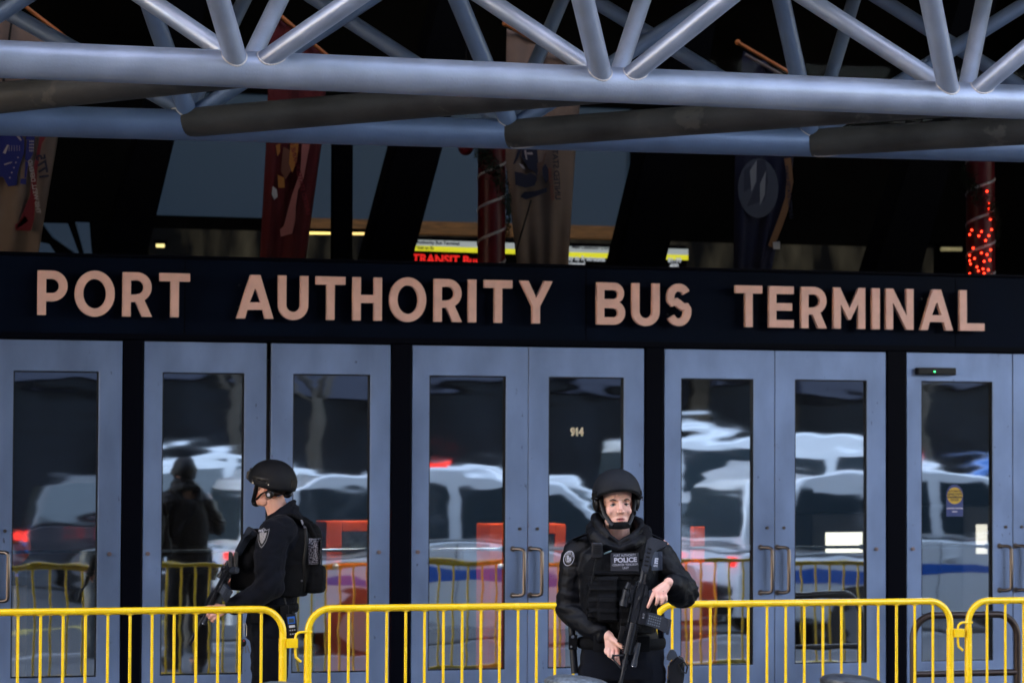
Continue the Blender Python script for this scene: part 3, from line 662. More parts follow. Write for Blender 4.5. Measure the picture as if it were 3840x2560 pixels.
for k,(s_,px,py,sz) in enumerate((('81-99',2530,976,.060),('400',2528,998,.060))):
    p=at(px,py,BY); me=textmesh(s_,sz,.002,bold=.002,sx=.9); me.transform(Matrix.Translation((p.x,BY,p.z))); link('grey_lettering',me,MATS['lit_grey'],t,inv(t))
# fluorescent tubes and small downlights
def lamp(label,x0,x1,y,h,col,es,Y=5.6,name='strip_light'):
    a=at(x0,y,Y);c=at(x1,y,Y); b=BM(); cyl(b,a,c,h,n=12); o=obj(name,b,lampmat('tube_'+name+str(es),col,es)); tag(o,label,'light')
    b=BM(); box(b,a.x-.02,c.x+.02,Y-.03,Y+.03,a.z+h+.001,a.z+h+.03); obj('fixture',b,M_dark,o)
lamp('glowing yellow tube light right of the red flag',1160,1252,874,.012,(1,.70,.2),.26)
lamp('glowing yellow tube light right of the black mullion',1322,1410,876,.012,(1,.66,.22),.24)
lamp('tiny yellow downlight low at the left',586,616,921,.016,(1,.8,.3),.2)
lamp('dim yellow light strip left of the far red bulbs column',3530,3605,934,.02,(.5,.42,.2),.05)
lamp('short dim yellow light beside the dim strip',3424,3458,932,.018,(.5,.42,.2),.05)

# ================================================================== VESTIBULE OBJECTS
t=thing('turnstile_post','grey steel post with a black box seen through the leftmost full door','post',(-3.35,.9,0)); s=inv(t)
b=BM(); p=at(72,2200,.9); cyl(b,(p.x,.9,.02),(p.x,.9,at(72,2195,.9).z),.055,n=28); obj('cylinder',b,mat('post_steel',(.25,.25,.24),.35,.7),t,s,smooth='auto')
b=BM(); q0=at(42,2120,.9);q1=at(98,2190,.9); box(b,q0.x,q1.x,.85,.95,q1.z,q0.z,.01); obj('reader_box',b,mat('reader_grey',(.06,.075,.10),.5),t,s)
b=BM(); q=at(64,2155,.84); cyl(b,(q.x,.845,q.z),(q.x,.84,q.z),.012,n=12); obj('reader_light',b,lampmat('blue_led',(.02,.08,.5),.12),t,s)
b=BM(); q=at(45,2050,1.0); ball(b,(q.x,1.0,q.z),.13); t=obj('orange_ball_shade',b,mat('orange_shade',(.40,.07,.01),.6,emit=(.5,.06,.01),es=.012),smooth=True); tag(t,'dim orange dome shade glowing inside the leftmost full door','lamp')
b=BM(); box(b,q.x-.02,q.x+.02,.98,1.02,.02,q.z-.12); obj('stand',b,M_dark,t)
def screen(label,x0,x1,y0,y1,Y,c,es,feet=True):
    a=at(x0,y0,Y);d=at(x1,y1,Y); t=thing('vending_machine',label,'machine',((a.x+d.x)/2,Y,.02)); s=inv(t)
    b=BM(); box(b,a.x-.12,d.x+.12,Y+.004,Y+.55,.021,a.z+.15,.02); obj('cabinet',b,mat('cabinet_dark',(.02,.02,.025),.4),t,s)
    b=BM(); box(b,a.x,d.x,Y-.012,Y+.002,d.z,a.z); obj('lit_panel',b,lampmat('panel%d'%x0,c,es),t,s)
screen('vending machine with a bright white lit panel inside',3096,3232,1995,2070,2.6,(1,1,.82),.42)
screen('vending machine with a narrow beige lit panel inside the sticker door',3660,3700,1965,2075,2.6,(.9,.85,.7),.3)
screen('vending machine with a dim cream lit panel beside the sticker door',3570,3600,1965,2020,3.0,(.8,.8,.6),.18)

# ================================================================== YELLOW BARRIERS
BY0=-3.0; RZ=1.070; RT=.0205
def barrier(label,xl,xr,offl,n,hookL,plateR,first=None):
    t=thing('crowd_barrier',label,'barrier',(xl,BY0,0),0,'yellow steel crowd barriers along the doors'); W=xr-xl; r=.135
    b=BM(); pts=[(0,0,.10)]
    def cc(cx,cz,a0,a1):
        return [(cx+r*math.cos(R(a0+(a1-a0)*i/10)),0,cz+r*math.sin(R(a0+(a1-a0)*i/10))) for i in range(11)]
    zt=RZ-RT
    path=[(0,0,.06)]+[(0,0,z) for z in (.3,.6,.85)]+cc(r,zt-r,180,90)+[(W*f,0,zt) for f in (.3,.5,.7)]+cc(W-r,zt-r,90,0)+[(W,0,z) for z in (.85,.6,.3,.06)]
    tube(b,path,RT,16); tube(b,[(0,0,.20),(W,0,.20)],.016,12)
    # small scallops where the bars are let into the rail
    obj('frame',b,M_yellow,t,smooth='auto')
    for x in (0,W):
        b=BM(); cyl(b,(x,0,.06),(x,0,.885),RT+.0025,n=20); obj('post_sleeve',b,M_yellow,t,smooth='auto')
    for x in (0,W):
        b=BM(); box(b,x-.03,x+.03,-.26,.26,.0,.012,.003); box(b,x-.006,x+.006,-.12,.12,.012,.06); obj('foot_plate',b,M_yellow,t)
    sp=(W-2*offl)/(n-1); first=None
    b=BM(); tube(b,[(0,0,.21),(0,0,zt-RT+.006)],.0088,12); o=obj('upright_bar',b,M_yellow,t,smooth='auto'); o.location=(offl,0,0); first=o
    b=BM(); ball(b,(0,0,0),(.026,.013,.006),u=14,v=8); fl=obj('bar_collar',b,M_yellow,t,smooth=True); fl.location=(offl,0,zt-RT+.002)
    for i in range(1,n):
        o=first.copy(); COL.objects.link(o); o.parent=t; o.location=(offl+sp*i,0,0)
        o=fl.copy(); COL.objects.link(o); o.parent=t; o.location=(offl+sp*i,0,zt-RT+.002)
    if hookL:
        b=BM(); pts=[(.022,-.012,.918)]+[(-.035-.0,-.012,.918)]+[(-.045-.03*math.sin(R(a)),-.012,.888+.03*math.cos(R(a))) for a in (0,30,60,90)]+[(-.075,-.012,.80),(-.072,-.012,.775),(-.045,-.012,.752)]
        tube(b,pts,.0078,10); ball(b,(-.045,-.012,.752),.0078,u=10,v=6); obj('hook',b,M_yellow,t,smooth='auto')
    if plateR:
        b=BM(); box(b,W+.016,W+.082,-.030,-.024,.83,.882,.002); box(b,W+.016,W+.022,-.024,.0,.83,.882); box(b,W+.016,W+.082,.002,.008,.83,.882,.002); obj('hook_loop',b,M_yellow,t)
    return t
X=lambda px:at(px,2330,BY0).x
x1=X(1061);x2=X(1155);x3=X(2362);x4=X(2452);x5=X(3563);x6=X(3631)
barrier('yellow crowd barrier at the far left, in front of the turned officer',x1-2.12,x1,.125,16,True,True)
barrier('yellow crowd barrier between the two officers',x2,x3,.125,16,True,True)
barrier('yellow crowd barrier right of the facing officer',x4,x5,.115,15,True,True)
barrier('yellow crowd barrier cut off at the far right edge',x6,x6+2.1,.125,16,True,True)

# bronze rack behind the barriers at right
t=thing('cycle_rack','dark bronze tubular hoop rack with a cross bar behind the right barrier','rack',(at(3600,2500,-1.4).x,-1.4,0)); s=inv(t)
a=at(3425,2500,-1.4);c=at(3815,2500,-1.4);zt=at(3600,2304,-1.4).z; r=.15
b=BM(); path=[(a.x,-1.4,.0),(a.x,-1.4,.4)]+[(a.x+r-r*math.cos(R(q)),-1.4,zt-r+r*math.sin(R(q))) for q in range(0,91,10)]+[(c.x-r+r*math.sin(R(q)),-1.4,zt-r+r*math.cos(R(q))) for q in range(0,91,10)]+[(c.x,-1.4,.4),(c.x,-1.4,0)]
M_br=mat('rack_bronze',(.045,.032,.028),.32,.5,var=.2,vscale=12)
tube(b,path,.024,16); obj('hoop',b,M_br,t,s,smooth='auto')
b=BM(); zz=at(3600,2523,-1.4).z; tube(b,[(a.x,-1.4,zz),(c.x,-1.4,zz)],.022,14); obj('cross_bar',b,M_br,t,s,smooth='auto')
for x in (a.x,c.x):
    b=BM(); box(b,x-.07,x+.07,-1.47,-1.33,.001,.012,.003); obj('foot_plate',b,M_br,t,s)

# ================================================================== BOLLARDS at the kerb
M_bol=mat('bollard_paint',(.045,.05,.058),.38,.3,var=.35,vscale=30,bump=.35,bscale=45)
def bollard(label,px,py,Y=-7.6,w=.145,m=M_bol):
    p=at(px,py,Y); t=thing('bollard',label,'bollard',(p.x,Y,0),group='domed bollards along the kerb')
    b=BM(); cyl(b,(0,0,.004),(0,0,p.z-.05),w*.93,n=36); obj('shaft',b,m,t,smooth='auto')
    b=BM(); 
    rot=Matrix.Rotation(R(7),3,'Y')
    prof=[(0,.030),(w*.35,.029),(w*.65,.024),(w*.88,.012),(w*.985,0.0),(w,-.010),(w*.97,-.022),(0,-.024)]
    prev=None; n=44
    for r_,z_ in prof:
        ring=[b.verts.new(rot@Vector((r_*math.cos(2*PI*k/n),r_*math.sin(2*PI*k/n),z_))+Vector((0,0,p.z-.03))) for k in range(n)] if r_>0 else [b.verts.new(rot@Vector((0,0,z_))+Vector((0,0,p.z-.03)))]
        if prev:
            if len(prev)==1: [b.faces.new((prev[0],ring[(k+1)%n],ring[k])) for k in range(n)]
            elif len(ring)==1: [b.faces.new((prev[k],prev[(k+1)%n],ring[0])) for k in range(n)]
            else: [b.faces.new((prev[k],prev[(k+1)%n],ring[(k+1)%n],ring[k])) for k in range(n)]
        prev=ring
    obj('cap',b,m,t,smooth='auto')
bollard('worn scratched dark bollard cap in front of the facing officer\'s leg',2170,2532,m=mat('worn_bollard_paint',(.04,.05,.055),.35,.3,vscale=70,bump=.4,bscale=45,col2=(.20,.22,.24)))
bollard('smooth dark bollard cap in front of the right barrier',3200,2528)
bollard('dark bollard cap barely showing between the two left barriers',1095,2558,m=MATS['worn_bollard_paint'])

# ================================================================== STREET: seen mirrored in the door glass
M_tyre=mat('tyre_rubber',(.015,.015,.016),.8); M_cargl=mat('car_glass',(.03,.045,.055),.05,spec=.8)
def car(label,x,y,col,kind='suv',H=1.85,L=4.9,Wd=1.95,stripe=None,bar=False,gz=-.124,cat='car'):
    t=thing('parked_'+('van' if kind=='van' else 'car'),label,cat,(x,y,gz))
    m=mat('paint_'+label[:14].replace(' ','_'),col,.22,.0,coat=.8)
    h=Wd/2; b0=.30
    if kind=='van': roof=[(-L*.47,.95),(-L*.465,H*.97),(-L*.40,H),(L*.22,H),(L*.30,H*.94),(L*.40,1.15)]
    elif kind=='suv': roof=[(-L*.48,1.05),(-L*.455,H*.90),(-L*.38,H),(L*.02,H),(L*.13,H*.95),(L*.27,1.10)]
    else: roof=[(-L*.40,1.0),(-L*.30,H*.88),(-L*.16,H),(L*.04,H),(L*.13,H*.93),(L*.27,.98)]
    low=[(-L/2,.34),(-L/2+.03,.75),(-L*.485,1.02 if kind!='sedan' else .95)]
    hood=[(L*.30,1.08 if kind!='sedan' else .96),(L*.42,1.02 if kind!='sedan' else .90),(L*.485,.86),(L/2,.66),(L/2-.02,.34)]
    prof=low+hood+[(L*.40,b0),(-L*.40,b0)]
    b=BM(); N=len(prof); secs=[]
    for yy,ins in ((-h,.10),(-h+.02,.03),(-h+.10,0),(h-.10,0),(h-.02,.03),(h,.10)):
        secs.append([b.verts.new((px*(1-ins*.12),yy,b0+(pz-b0)*(1-ins*.35))) for px,pz in prof])
    for a_,c_ in zip(secs,secs[1:]):
        for k in range(N): b.faces.new((a_[k],a_[(k+1)%N],c_[(k+1)%N],c_[k]))
    b.faces.new(secs[0]); b.faces.new(list(reversed(secs[-1]))); bd=obj('body',b,m,t,smooth='auto')
    # cabin with tumblehome
    b=BM(); N=len(roof); secs=[]
    for sgn in (-1,1):
        for fr in ((1,.0),) if False else (0,):
            secs.append([b.verts.new((px,sgn*(h-.05-(.17 if pz>H*.85 else 0.0)),pz)) for px,pz in roof])
    for k in range(N): b.faces.new((secs[0][k],secs[0][(k+1)%N],secs[1][(k+1)%N],secs[1][k]))
    b.faces.new(secs[0]); b.faces.new(list(reversed(secs[1])));
    cb=obj('cabin',b,m,t,smooth='auto'); bv=cb.modifiers.new('b','BEVEL'); bv.width=.05; bv.segments=3
    zlo=roof[0][1]+.08; zhi=H*.90
    def sidewin(xa,xb,xc,xd):
        for sgn in (-1,1):
            b=BM(); vs=[]
            for px,pz,ins in ((xa,zlo,0.0),(xb,zlo,0.0),(xc,zhi,.155),(xd,zhi,.155)): vs.append(b.verts.new((px,sgn*(h-.05-ins+.012),pz)))
            b.faces.new(vs if sgn<0 else vs[::-1]); o=obj('side_window',b,M_cargl,t); s_=o.modifiers.new('s','SOLIDIFY'); s_.thickness=.008
    x0=roof[0][0]+.12; x3=roof[-1][0]-.15; xr=roof[-2][0]-.05
    sidewin(x0,x0+(x3-x0)*.30,x0+(x3-x0)*.30,x0+.12); sidewin(x0+(x3-x0)*.34,x0+(x3-x0)*.62,x0+(x3-x0)*.62,x0+(x3-x0)*.34); sidewin(x0+(x3-x0)*.66,x3,xr,x0+(x3-x0)*.66)
    for (xa,za),(xb,zb),nm in ((roof[-1],roof[-2],'windscreen'),(roof[0],roof[1],'rear_window')):
        sx=.02 if nm=='windscreen' else -.02
        b=BM(); vs=[b.verts.new((xa+(xb-xa)*.12+sx,-h+.12,za+(zb-za)*.12)),b.verts.new((xa+(xb-xa)*.12+sx,h-.12,za+(zb-za)*.12)),b.verts.new((xa+(xb-xa)*.9+sx,h-.28,za+(zb-za)*.9)),b.verts.new((xa+(xb-xa)*.9+sx,-h+.28,za+(zb-za)*.9))]
        b.faces.new(vs); o=obj(nm,b,M_cargl,t); s_=o.modifiers.new('s','SOLIDIFY'); s_.thickness=.008
    for wx in (-L*.31,L*.32):
        for sgn in (-1,1):
            b=BM(); cyl(b,(wx,sgn*(h+.012),.35),(wx,sgn*(h-.24),.35),.35,n=30); wh=obj('wheel',b,M_tyre,t,smooth='auto')
            b=BM(); cyl(b,(wx,sgn*(h+.016),.35),(wx,sgn*(h-.05),.35),.21,n=20); obj('rim',b,mat('rim_alloy',(.5,.5,.52),.3,.9),wh,smooth='auto')
    for sgn in (-1,1):
        b=BM(); box(b,L/2-.10,L/2+.012,sgn*h*.78-.16,sgn*h*.78+.16,.70,.84,.02); obj('headlight',b,mat('headlight_lens',(.7,.72,.75),.1),t)
        b=BM(); box(b,-L/2-.012,-L/2+.10,sgn*h*.84-.06,sgn*h*.84+.06,.82,.98,.02); obj('tail_light',b,mat('tail_lens',(.35,.01,.01),.2,emit=(1,.03,.02),es=.3),t)
    b=BM(); box(b,L/2-.06,L/2+.05,-h*.85,h*.85,.36,.58,.03); box(b,-L/2-.05,-L/2+.06,-h*.85,h*.85,.36,.60,.03); obj('bumper',b,M_black,t)
    for sgn in (-1,1):
        b=BM(); box(b,x3-.10,x3+.06,sgn*(h+.02)-.06,sgn*(h+.02)+.06,1.05,1.19,.02); obj('wing_mirror',b,m,t)
        for xs in (x0+(x3-x0)*.32,x0+(x3-x0)*.64,x3+.05):
            b=BM(); box(b,xs,xs+.008,sgn*(h+.0005)-.002,sgn*(h+.0005)+.002,.42,1.0); obj('door_seam',b,M_black,t)
            if xs<x3: b=BM(); box(b,xs+.06,xs+.22,sgn*(h+.012)-.012,sgn*(h+.012)+.012,.92,.95,.004); obj('door_handle',b,m,t)
    if stripe:
        for sgn in (-1,1):
            b=BM(); yy=sgn*(h+.003); box(b,-L*.46,L*.44,min(yy,yy-sgn*.004),max(yy,yy-sgn*.004),.72,.86); obj('side_stripe',b,mat('stripe_blue',stripe,.3),t)
    if bar:
        b=BM(); box(b,-.25,.02,-.45,.45,H+.012,H+.09,.02); lb=obj('light_bar',b,mat('bar_lens',(.5,.03,.02),.2,emit=(1,.04,.03),es=.2),t)
        b=BM(); box(b,-.255,.025,-.28,.28,H+.02,H+.095,.01); obj('bar_centre',b,M_chrome,lb)
    return t
NC=-9.7
def street_tree(label,x,y,seed,H=7.5):
    rnd=random.Random(seed); t=thing('street_tree',label,'tree',(x,y,0),group='bare street trees')
    b=BM(); tube(b,[(0,0,0),(.03,.02,1.2),(0,.05,2.4),(.05,0,3.2)],[.17,.14,.12,.10],12); obj('trunk',b,mat('bark',(.045,.038,.03),.9,bump=.6,bscale=20),t,smooth=True)
    b=BM()
    def grow(p,d,L,r,n):
        q=p+d*L; m=p.lerp(q,.5)+Vector((rnd.gauss(0,.06),rnd.gauss(0,.06),0))*L
        tube(b,[p,m,q],[r,r*.85,r*.65],6)
        if n==0: return
        for k in range(rnd.choice((2,3,3))):
            e=(d+Vector((rnd.gauss(0,.55),rnd.gauss(0,.55),rnd.gauss(.1,.3)))).normalized(); grow(q,e,L*rnd.uniform(.62,.82),r*.62,n-1)
    for k in range(4): grow(Vector((.04,0,2.6+k*.18)),Vector((math.cos(k*1.6+seed),math.sin(k*1.6+seed),1.1)).normalized(),1.3,.065,4)
    obj('crown',b,MATS['bark'],t,smooth=True)
street_tree('bare street tree across the road, leftmost of the row',-3,-30.5,3)
street_tree('bare street tree across the road before the grey building',4.5,-30.5,4)
street_tree('bare street tree across the road near the tan building',11,-30.5,5)
street_tree('bare street tree at the right end of the row',18,-30.5,6)
BL=(.03,.14,.55)
car('white patrol car with blue side stripe parked nearest the kerb left end',2.3,NC,(.86,.88,.90),'suv',1.86,4.9,stripe=BL,bar=True)
car('white patrol sport utility car with blue side stripe parked along the kerb',7.6,NC,(.86,.88,.90),'suv',1.9,5.0,stripe=BL,bar=True)
car('silver saloon car parked at the right end of the kerb',13.0,NC,(.55,.57,.60),'sedan',1.5,4.7)
car('dark grey estate car in the far lane',1.5,-24.5,(.03,.035,.045),'suv',1.75,4.9)
car('bright blue compact car in the far lane',-3.4,-27.2,(.02,.22,.65),'sedan',1.5,4.4)
car('white patrol saloon in the middle lane',7.5,-13.2,(.84,.86,.88),'sedan',1.55,4.8,stripe=BL,bar=True)
car('black town car in the far lane',7.2,-24.5,(.01,.011,.013),'sedan',1.5,5.0)
car('white patrol van in the middle lane behind the saloon',13.4,-13.4,(.86,.88,.90),'van',2.15,5.2,stripe=BL,bar=True)
car('white sport utility car in the far lane, leftmost',-1.0+3.4,-21.6,(.84,.86,.88),'suv',1.9,4.9,stripe=BL)
car('white patrol car standing in the second lane at left',4.6,-17.2,(.85,.87,.9),'suv',1.84,4.9,stripe=BL,bar=True)
car('white patrol saloon in the second lane centre',10.6,-17.6,(.84,.86,.88),'sedan',1.5,4.8,stripe=BL,bar=True)
car('silver hatchback parked beyond the second kerb',-4.5,-22.6,(.45,.48,.52),'sedan',1.5,4.2)
car('blue pickup style car in the middle lane at right',12.5,-16.9,(.03,.16,.50),'suv',1.8,4.9)
car('white patrol van in the far lane behind the centre',9.8,-21.2,(.85,.87,.9),'van',2.3,5.4,stripe=BL)
car('silver estate car in the far lane at centre',4.4,-27.4,(.5,.53,.57),'suv',1.7,4.8)
car('pale grey delivery van in the far lane',13.5,-27.0,(.5,.52,.54),'van',2.4,5.8)
M_or=mat('orange_plastic',(.95,.10,.012),.35,var=.12,vscale=4)
def orangebox(label,p0,p1,top,win,posts=False):
    Y=.42; a=at(p0,2100,Y).x; e=at(p1,2100,Y).x; zt=at(p0,top,Y).z; wd=e-a
    t=thing('ticket_cabinet',label,'cabinet',((a+e)/2,Y,.02),group='orange cabinets standing just inside the doors'); s=inv(t)
    zb=at(p0,2112,Y).z
    b=BM(); box(b,a,e,Y,Y+.35,.021,zb,.012); obj('case',b,M_or,t,s)
    b=BM(); box(b,(a+e)/2-.30,(a+e)/2+.30,.16,.26,2.66,2.70); lp=obj('cabinet_fill_lamp',b,M_dark); tag(lp,'added fill light above the cabinet %s'%label.split(',')[-1].strip(),'light')  # unseen lamp added above each cabinet to brighten its front
    b=BM(); box(b,(a+e)/2-.29,(a+e)/2+.29,.165,.255,2.652,2.659); obj('fill_emitter',b,lampmat('cabinet_fill',(1,.93,.82),28),lp)
    if posts:
        for f in (.30,.72):
            b=BM(); box(b,a+wd*f-.045,a+wd*f+.045,Y+.05,Y+.12,zb+.001,zt,.006); obj('post',b,M_or,t,s)
    else:
        b=BM(); box(b,a,a+wd*.24,Y,Y+.35,zb+.001,zt,.008); obj('side_frame',b,M_or,t,s)
        b=BM(); box(b,e-wd*.14,e,Y,Y+.35,zb+.001,zt,.008); obj('side_frame',b,M_or,t,s)
        b=BM(); box(b,a+wd*.24+.001,e-wd*.14-.001,Y,Y+.35,zt-.07,zt,.006); obj('top_frame',b,M_or,t,s)
        b=BM(); box(b,a+wd*.24+.001,e-wd*.14-.001,Y+.03,Y+.04,zb+.002,zt-.071); obj('window',b,mat('cabinet_window',(.22,.28,.27),.2,var=.5,vscale=14),t,s)
        b=BM(); ball(b,(a+wd*.14,Y-.012,zb-.02),.022); obj('knob',b,mat('knob_white',(.8,.8,.76),.3),t,s,smooth=True)
orangebox('orange-red cabinet with a pale window inside, behind the turned officer',1222,1470,1955,True)
orangebox('orange-red cabinet inside, behind the meeting stiles of the centre doors',1835,2122,1965,True)
orangebox('orange-red cabinet with two upright posts, inside to the right of the facing officer',2470,2692,1975,False,True)
# buildings across the street
def block(label,x0,x1,y,H,col,nx,ny,wc):
    t=thing('street_building',label,'building',((x0+x1)/2,y,0)); s=inv(t)
    m=mat('brick_'+str(int(x0)),tuple(k*.6 for k in col),.95,var=.3,vscale=2,spec=0)
    b=BM(); box(b,x0,x1,y-12,y,-.1,H); obj('wall',b,m,t,s)
    b=BM(); box(b,x0-.1,x1+.1,y-12.1,y+.35,H+.002,H+.5); obj('cornice',b,m,t,s)
    f=None
    for i in range(nx):
        for j in range(ny):
            cx=x0+(i+.5)*(x1-x0)/nx; cz=4.2+j*(H-4.5)/ny+1.2
            if f is None:
                b=BM(); w_=(x1-x0)/nx*.30; box(b,-w_,w_,.005,.03,-1.0,1.0); f=obj('window',b,wc,t)
                o=f
            else: o=f.copy(); COL.objects.link(o); o.parent=t
            o.location=(cx-t.location.x,0,cz)
    b=BM(); box(b,x0+.5,x1-.5,y+.01,y+.06,.3,3.2); obj('shopfront',b,mat('shop_glass',(.006,.008,.012),.35,var=.6,vscale=.8,spec=.12),t,s)
    b=BM(); box(b,x0+.5,x1-.5,y+.02,y+.5,3.25,3.75); obj('shop_awning',b,mat('awning_'+str(int(x0)),(.02,.025,.05),.7),t,s)
wg=mat('far_window',(.012,.018,.03),.3,spec=.25)
block('brown brick building across the street',-16,-2,-39,38,(.03,.022,.018),5,9,wg)
block('dark grey building across the street',-1.8,15.9,-39,37,(.014,.015,.018),5,9,wg)
block('tan stone building across the street',16,27,-39,8,(.08,.065,.05),5,3,wg)
block('red brick building at the street corner',27.2,44,-39,7,(.03,.02,.015),5,4,wg)
block('grey stone building at the other street corner',-50,-16.2,-39,40,(.022,.024,.028),5,4,wg)
# ================================================================== PEOPLE
def frame_at(px,py,s):
    dep=FPX/s; v=ray(px,py); d=Vector((math.sin(YAW),math.cos(YAW),0)); t=dep/v.dot(d); p=CAM+v*t
    return Matrix.Translation((p.x,p.y,0))@Matrix.Rotation(-YAW,4,'Z')
def nz(p,f,seed=0): return noise.noise(Vector((p[0]*f+seed,p[1]*f+seed*2,p[2]*f-seed)))
def headbits(bm,M,open_mouth=False):
    """skull, jaw, nose, ears, brow; M maps head space (x right, -y forward, z up, origin between the ears at eye height)"""
    R3=M.to_3x3(); P=lambda x,y,z: M@Vector((x,y,z))
    ball(bm,P(0,.012,.045),(.074,.092,.088),R3,28,20)         # cranium
    ball(bm,P(0,-.022,-.030),(.062,.066,.075),R3,24,16)       # face block
    ball(bm,P(0,-.040,-.078),(.046,.050,.042),R3,20,14)       # jaw
    ball(bm,P(0,-.072,-.103),(.023,.020,.018),R3,14,10)       # chin
    for s in (-1,1):
        ball(bm,P(s*.036,-.052,-.034),(.026,.026,.024),R3,14,10)   # cheek
        ball(bm,P(s*.048,-.010,-.082),(.017,.028,.030),R3,14,10)   # jaw angle
        tube(bm,[P(s*.010,-.083,.021),P(s*.030,-.080,.025),P(s*.050,-.066,.018)],[.0085,.0095,.007],8)  # brow ridge
        ball(bm,P(s*.0125,-.095,-.037),(.0085,.011,.008),R3,10,8)  # nostril wing
        # ear
        tube(bm,[P(s*.074,.010,-.030),P(s*.080,.012,-.012),P(s*.083,.018,.012),P(s*.082,.032,.018),P(s*.080,.038,.0),P(s*.077,.026,-.022)],[.006,.006,.007,.007,.006,.006],8)
        ball(bm,P(s*.074,.022,-.004),(.008,.015,.024),R3,10,8)
    tube(bm,[P(0,-.084,.016),P(0,-.096,-.010),P(0,-.108,-.030)],[.0085,.0095,.0115],12) # nose ridge
    ball(bm,P(0,-.078,.020),(.016,.012,.014),R3,12,8)
    ball(bm,P(0,-.104,-.035),(.012,.012,.010),R3,12,8)
    up=[P(-.024,-.079,-.070),P(-.010,-.087,-.0655),P(0,-.088,-.0675),P(.010,-.087,-.0655),P(.024,-.079,-.070)]
    lo=[P(-.021,-.078,-.074),P(-.009,-.086,-.0795),P(.009,-.086,-.0795),P(.021,-.078,-.074)]
    tube(bm,up,[.003,.0055,.005,.0055,.003],8); tube(bm,lo,[.003,.0062,.0062,.003],8)
def hand(bm,wrist,palm,fingers,thumb,rw=.026,rp=.0):
    """palm as a flattened blend from wrist to knuckles, five tapered jointed fingers"""
    wrist=Vector(wrist)
    K=[Vector(f[0]) for f in fingers]
    for k,q in enumerate(K):
        limb(bm,[wrist.lerp(q,.12)+(Vector((0,0,0))),wrist.lerp(q,.6),q],[rw*.72,.0155,.0118])
    limb(bm,[wrist.lerp(Vector(thumb[0]),.2),Vector(thumb[0])],[.02,.0145])
    rr=[.0098,.0102,.0096,.0084]
    for f,r0 in zip(fingers,rr):
        limb(bm,[Vector(p) for p in f],[r0*1.08,r0,r0*.93,r0*.80][:len(f)])
    limb(bm,[Vector(p) for p in thumb],[.0135,.0118,.0098][:len(thumb)])
SK=(.70,.42,.33)
def paint_skin(me,M,tint=(1,1,1),stubble=.0):
    inv_=M.inverted()
    ca=me.color_attributes.new('skin_colour','FLOAT_COLOR','POINT')
    for i,v in enumerate(me.vertices):
        q=inv_@v.co; x,y,z=q; c=[SK[k]*tint[k] for k in range(3)]
        n_=nz(v.co,22)*.5+nz(v.co,70)*.3
        c=[c[0]*(1+.04*n_),c[1]*(1+.07*n_),c[2]*(1+.07*n_)]
        def mixc(t,k):
            t=max(0,min(1,t)); 
            for j in range(3): c[j]=c[j]*(1-t)+t*k[j]
        if abs(x)<.12 and -.15<z<.15 and -.14<y<.12:
            if y<-.02:
                for s in (-1,1):
                    d=math.hypot((x-s*.040)/.020,(z+.034)/.022); mixc((1-d*.55)*.35,(.62,.27,.22))
                d=math.hypot(x/.016,(z+.028)/.024); mixc((1.2-d)*.32,(.64,.26,.20))
                # lips
                d=math.hypot(x/.026,(z+.0735)/.0100)
                if y<-.07: mixc((1.12-d)*1.6,(.42,.12,.12))
                if y<-.07 and abs(x)<.019 and abs(z+.0722)<.0022: mixc(.85,(.07,.02,.02))
                # beard shadow
                if stubble and z<-.055 and d>1.1: mixc(stubble,(.26,.16,.13))
                # shadowy sockets are geometry; eyelids carry a slightly redder tone
        if abs(x)>.07 and abs(z)<.035: mixc(.35,(.55,.18,.14))
        if not(-.16<z<.2 and abs(x)<.14): 
            pass
        ca.data[i].color=(*c,1)
def hand_tint(me,centres,k=.45):
    ca=me.color_attributes['skin_colour']
    for i,v in enumerate(me.vertices):
        for c,r in centres:
            d=(v.co-Vector(c)).length/r
            if d<1:
                t=(1-d)*k; o=ca.data[i].color; ca.data[i].color=(o[0]*(1-t)+.58*t,o[1]*(1-t)+.20*t,o[2]*(1-t)+.16*t,1)
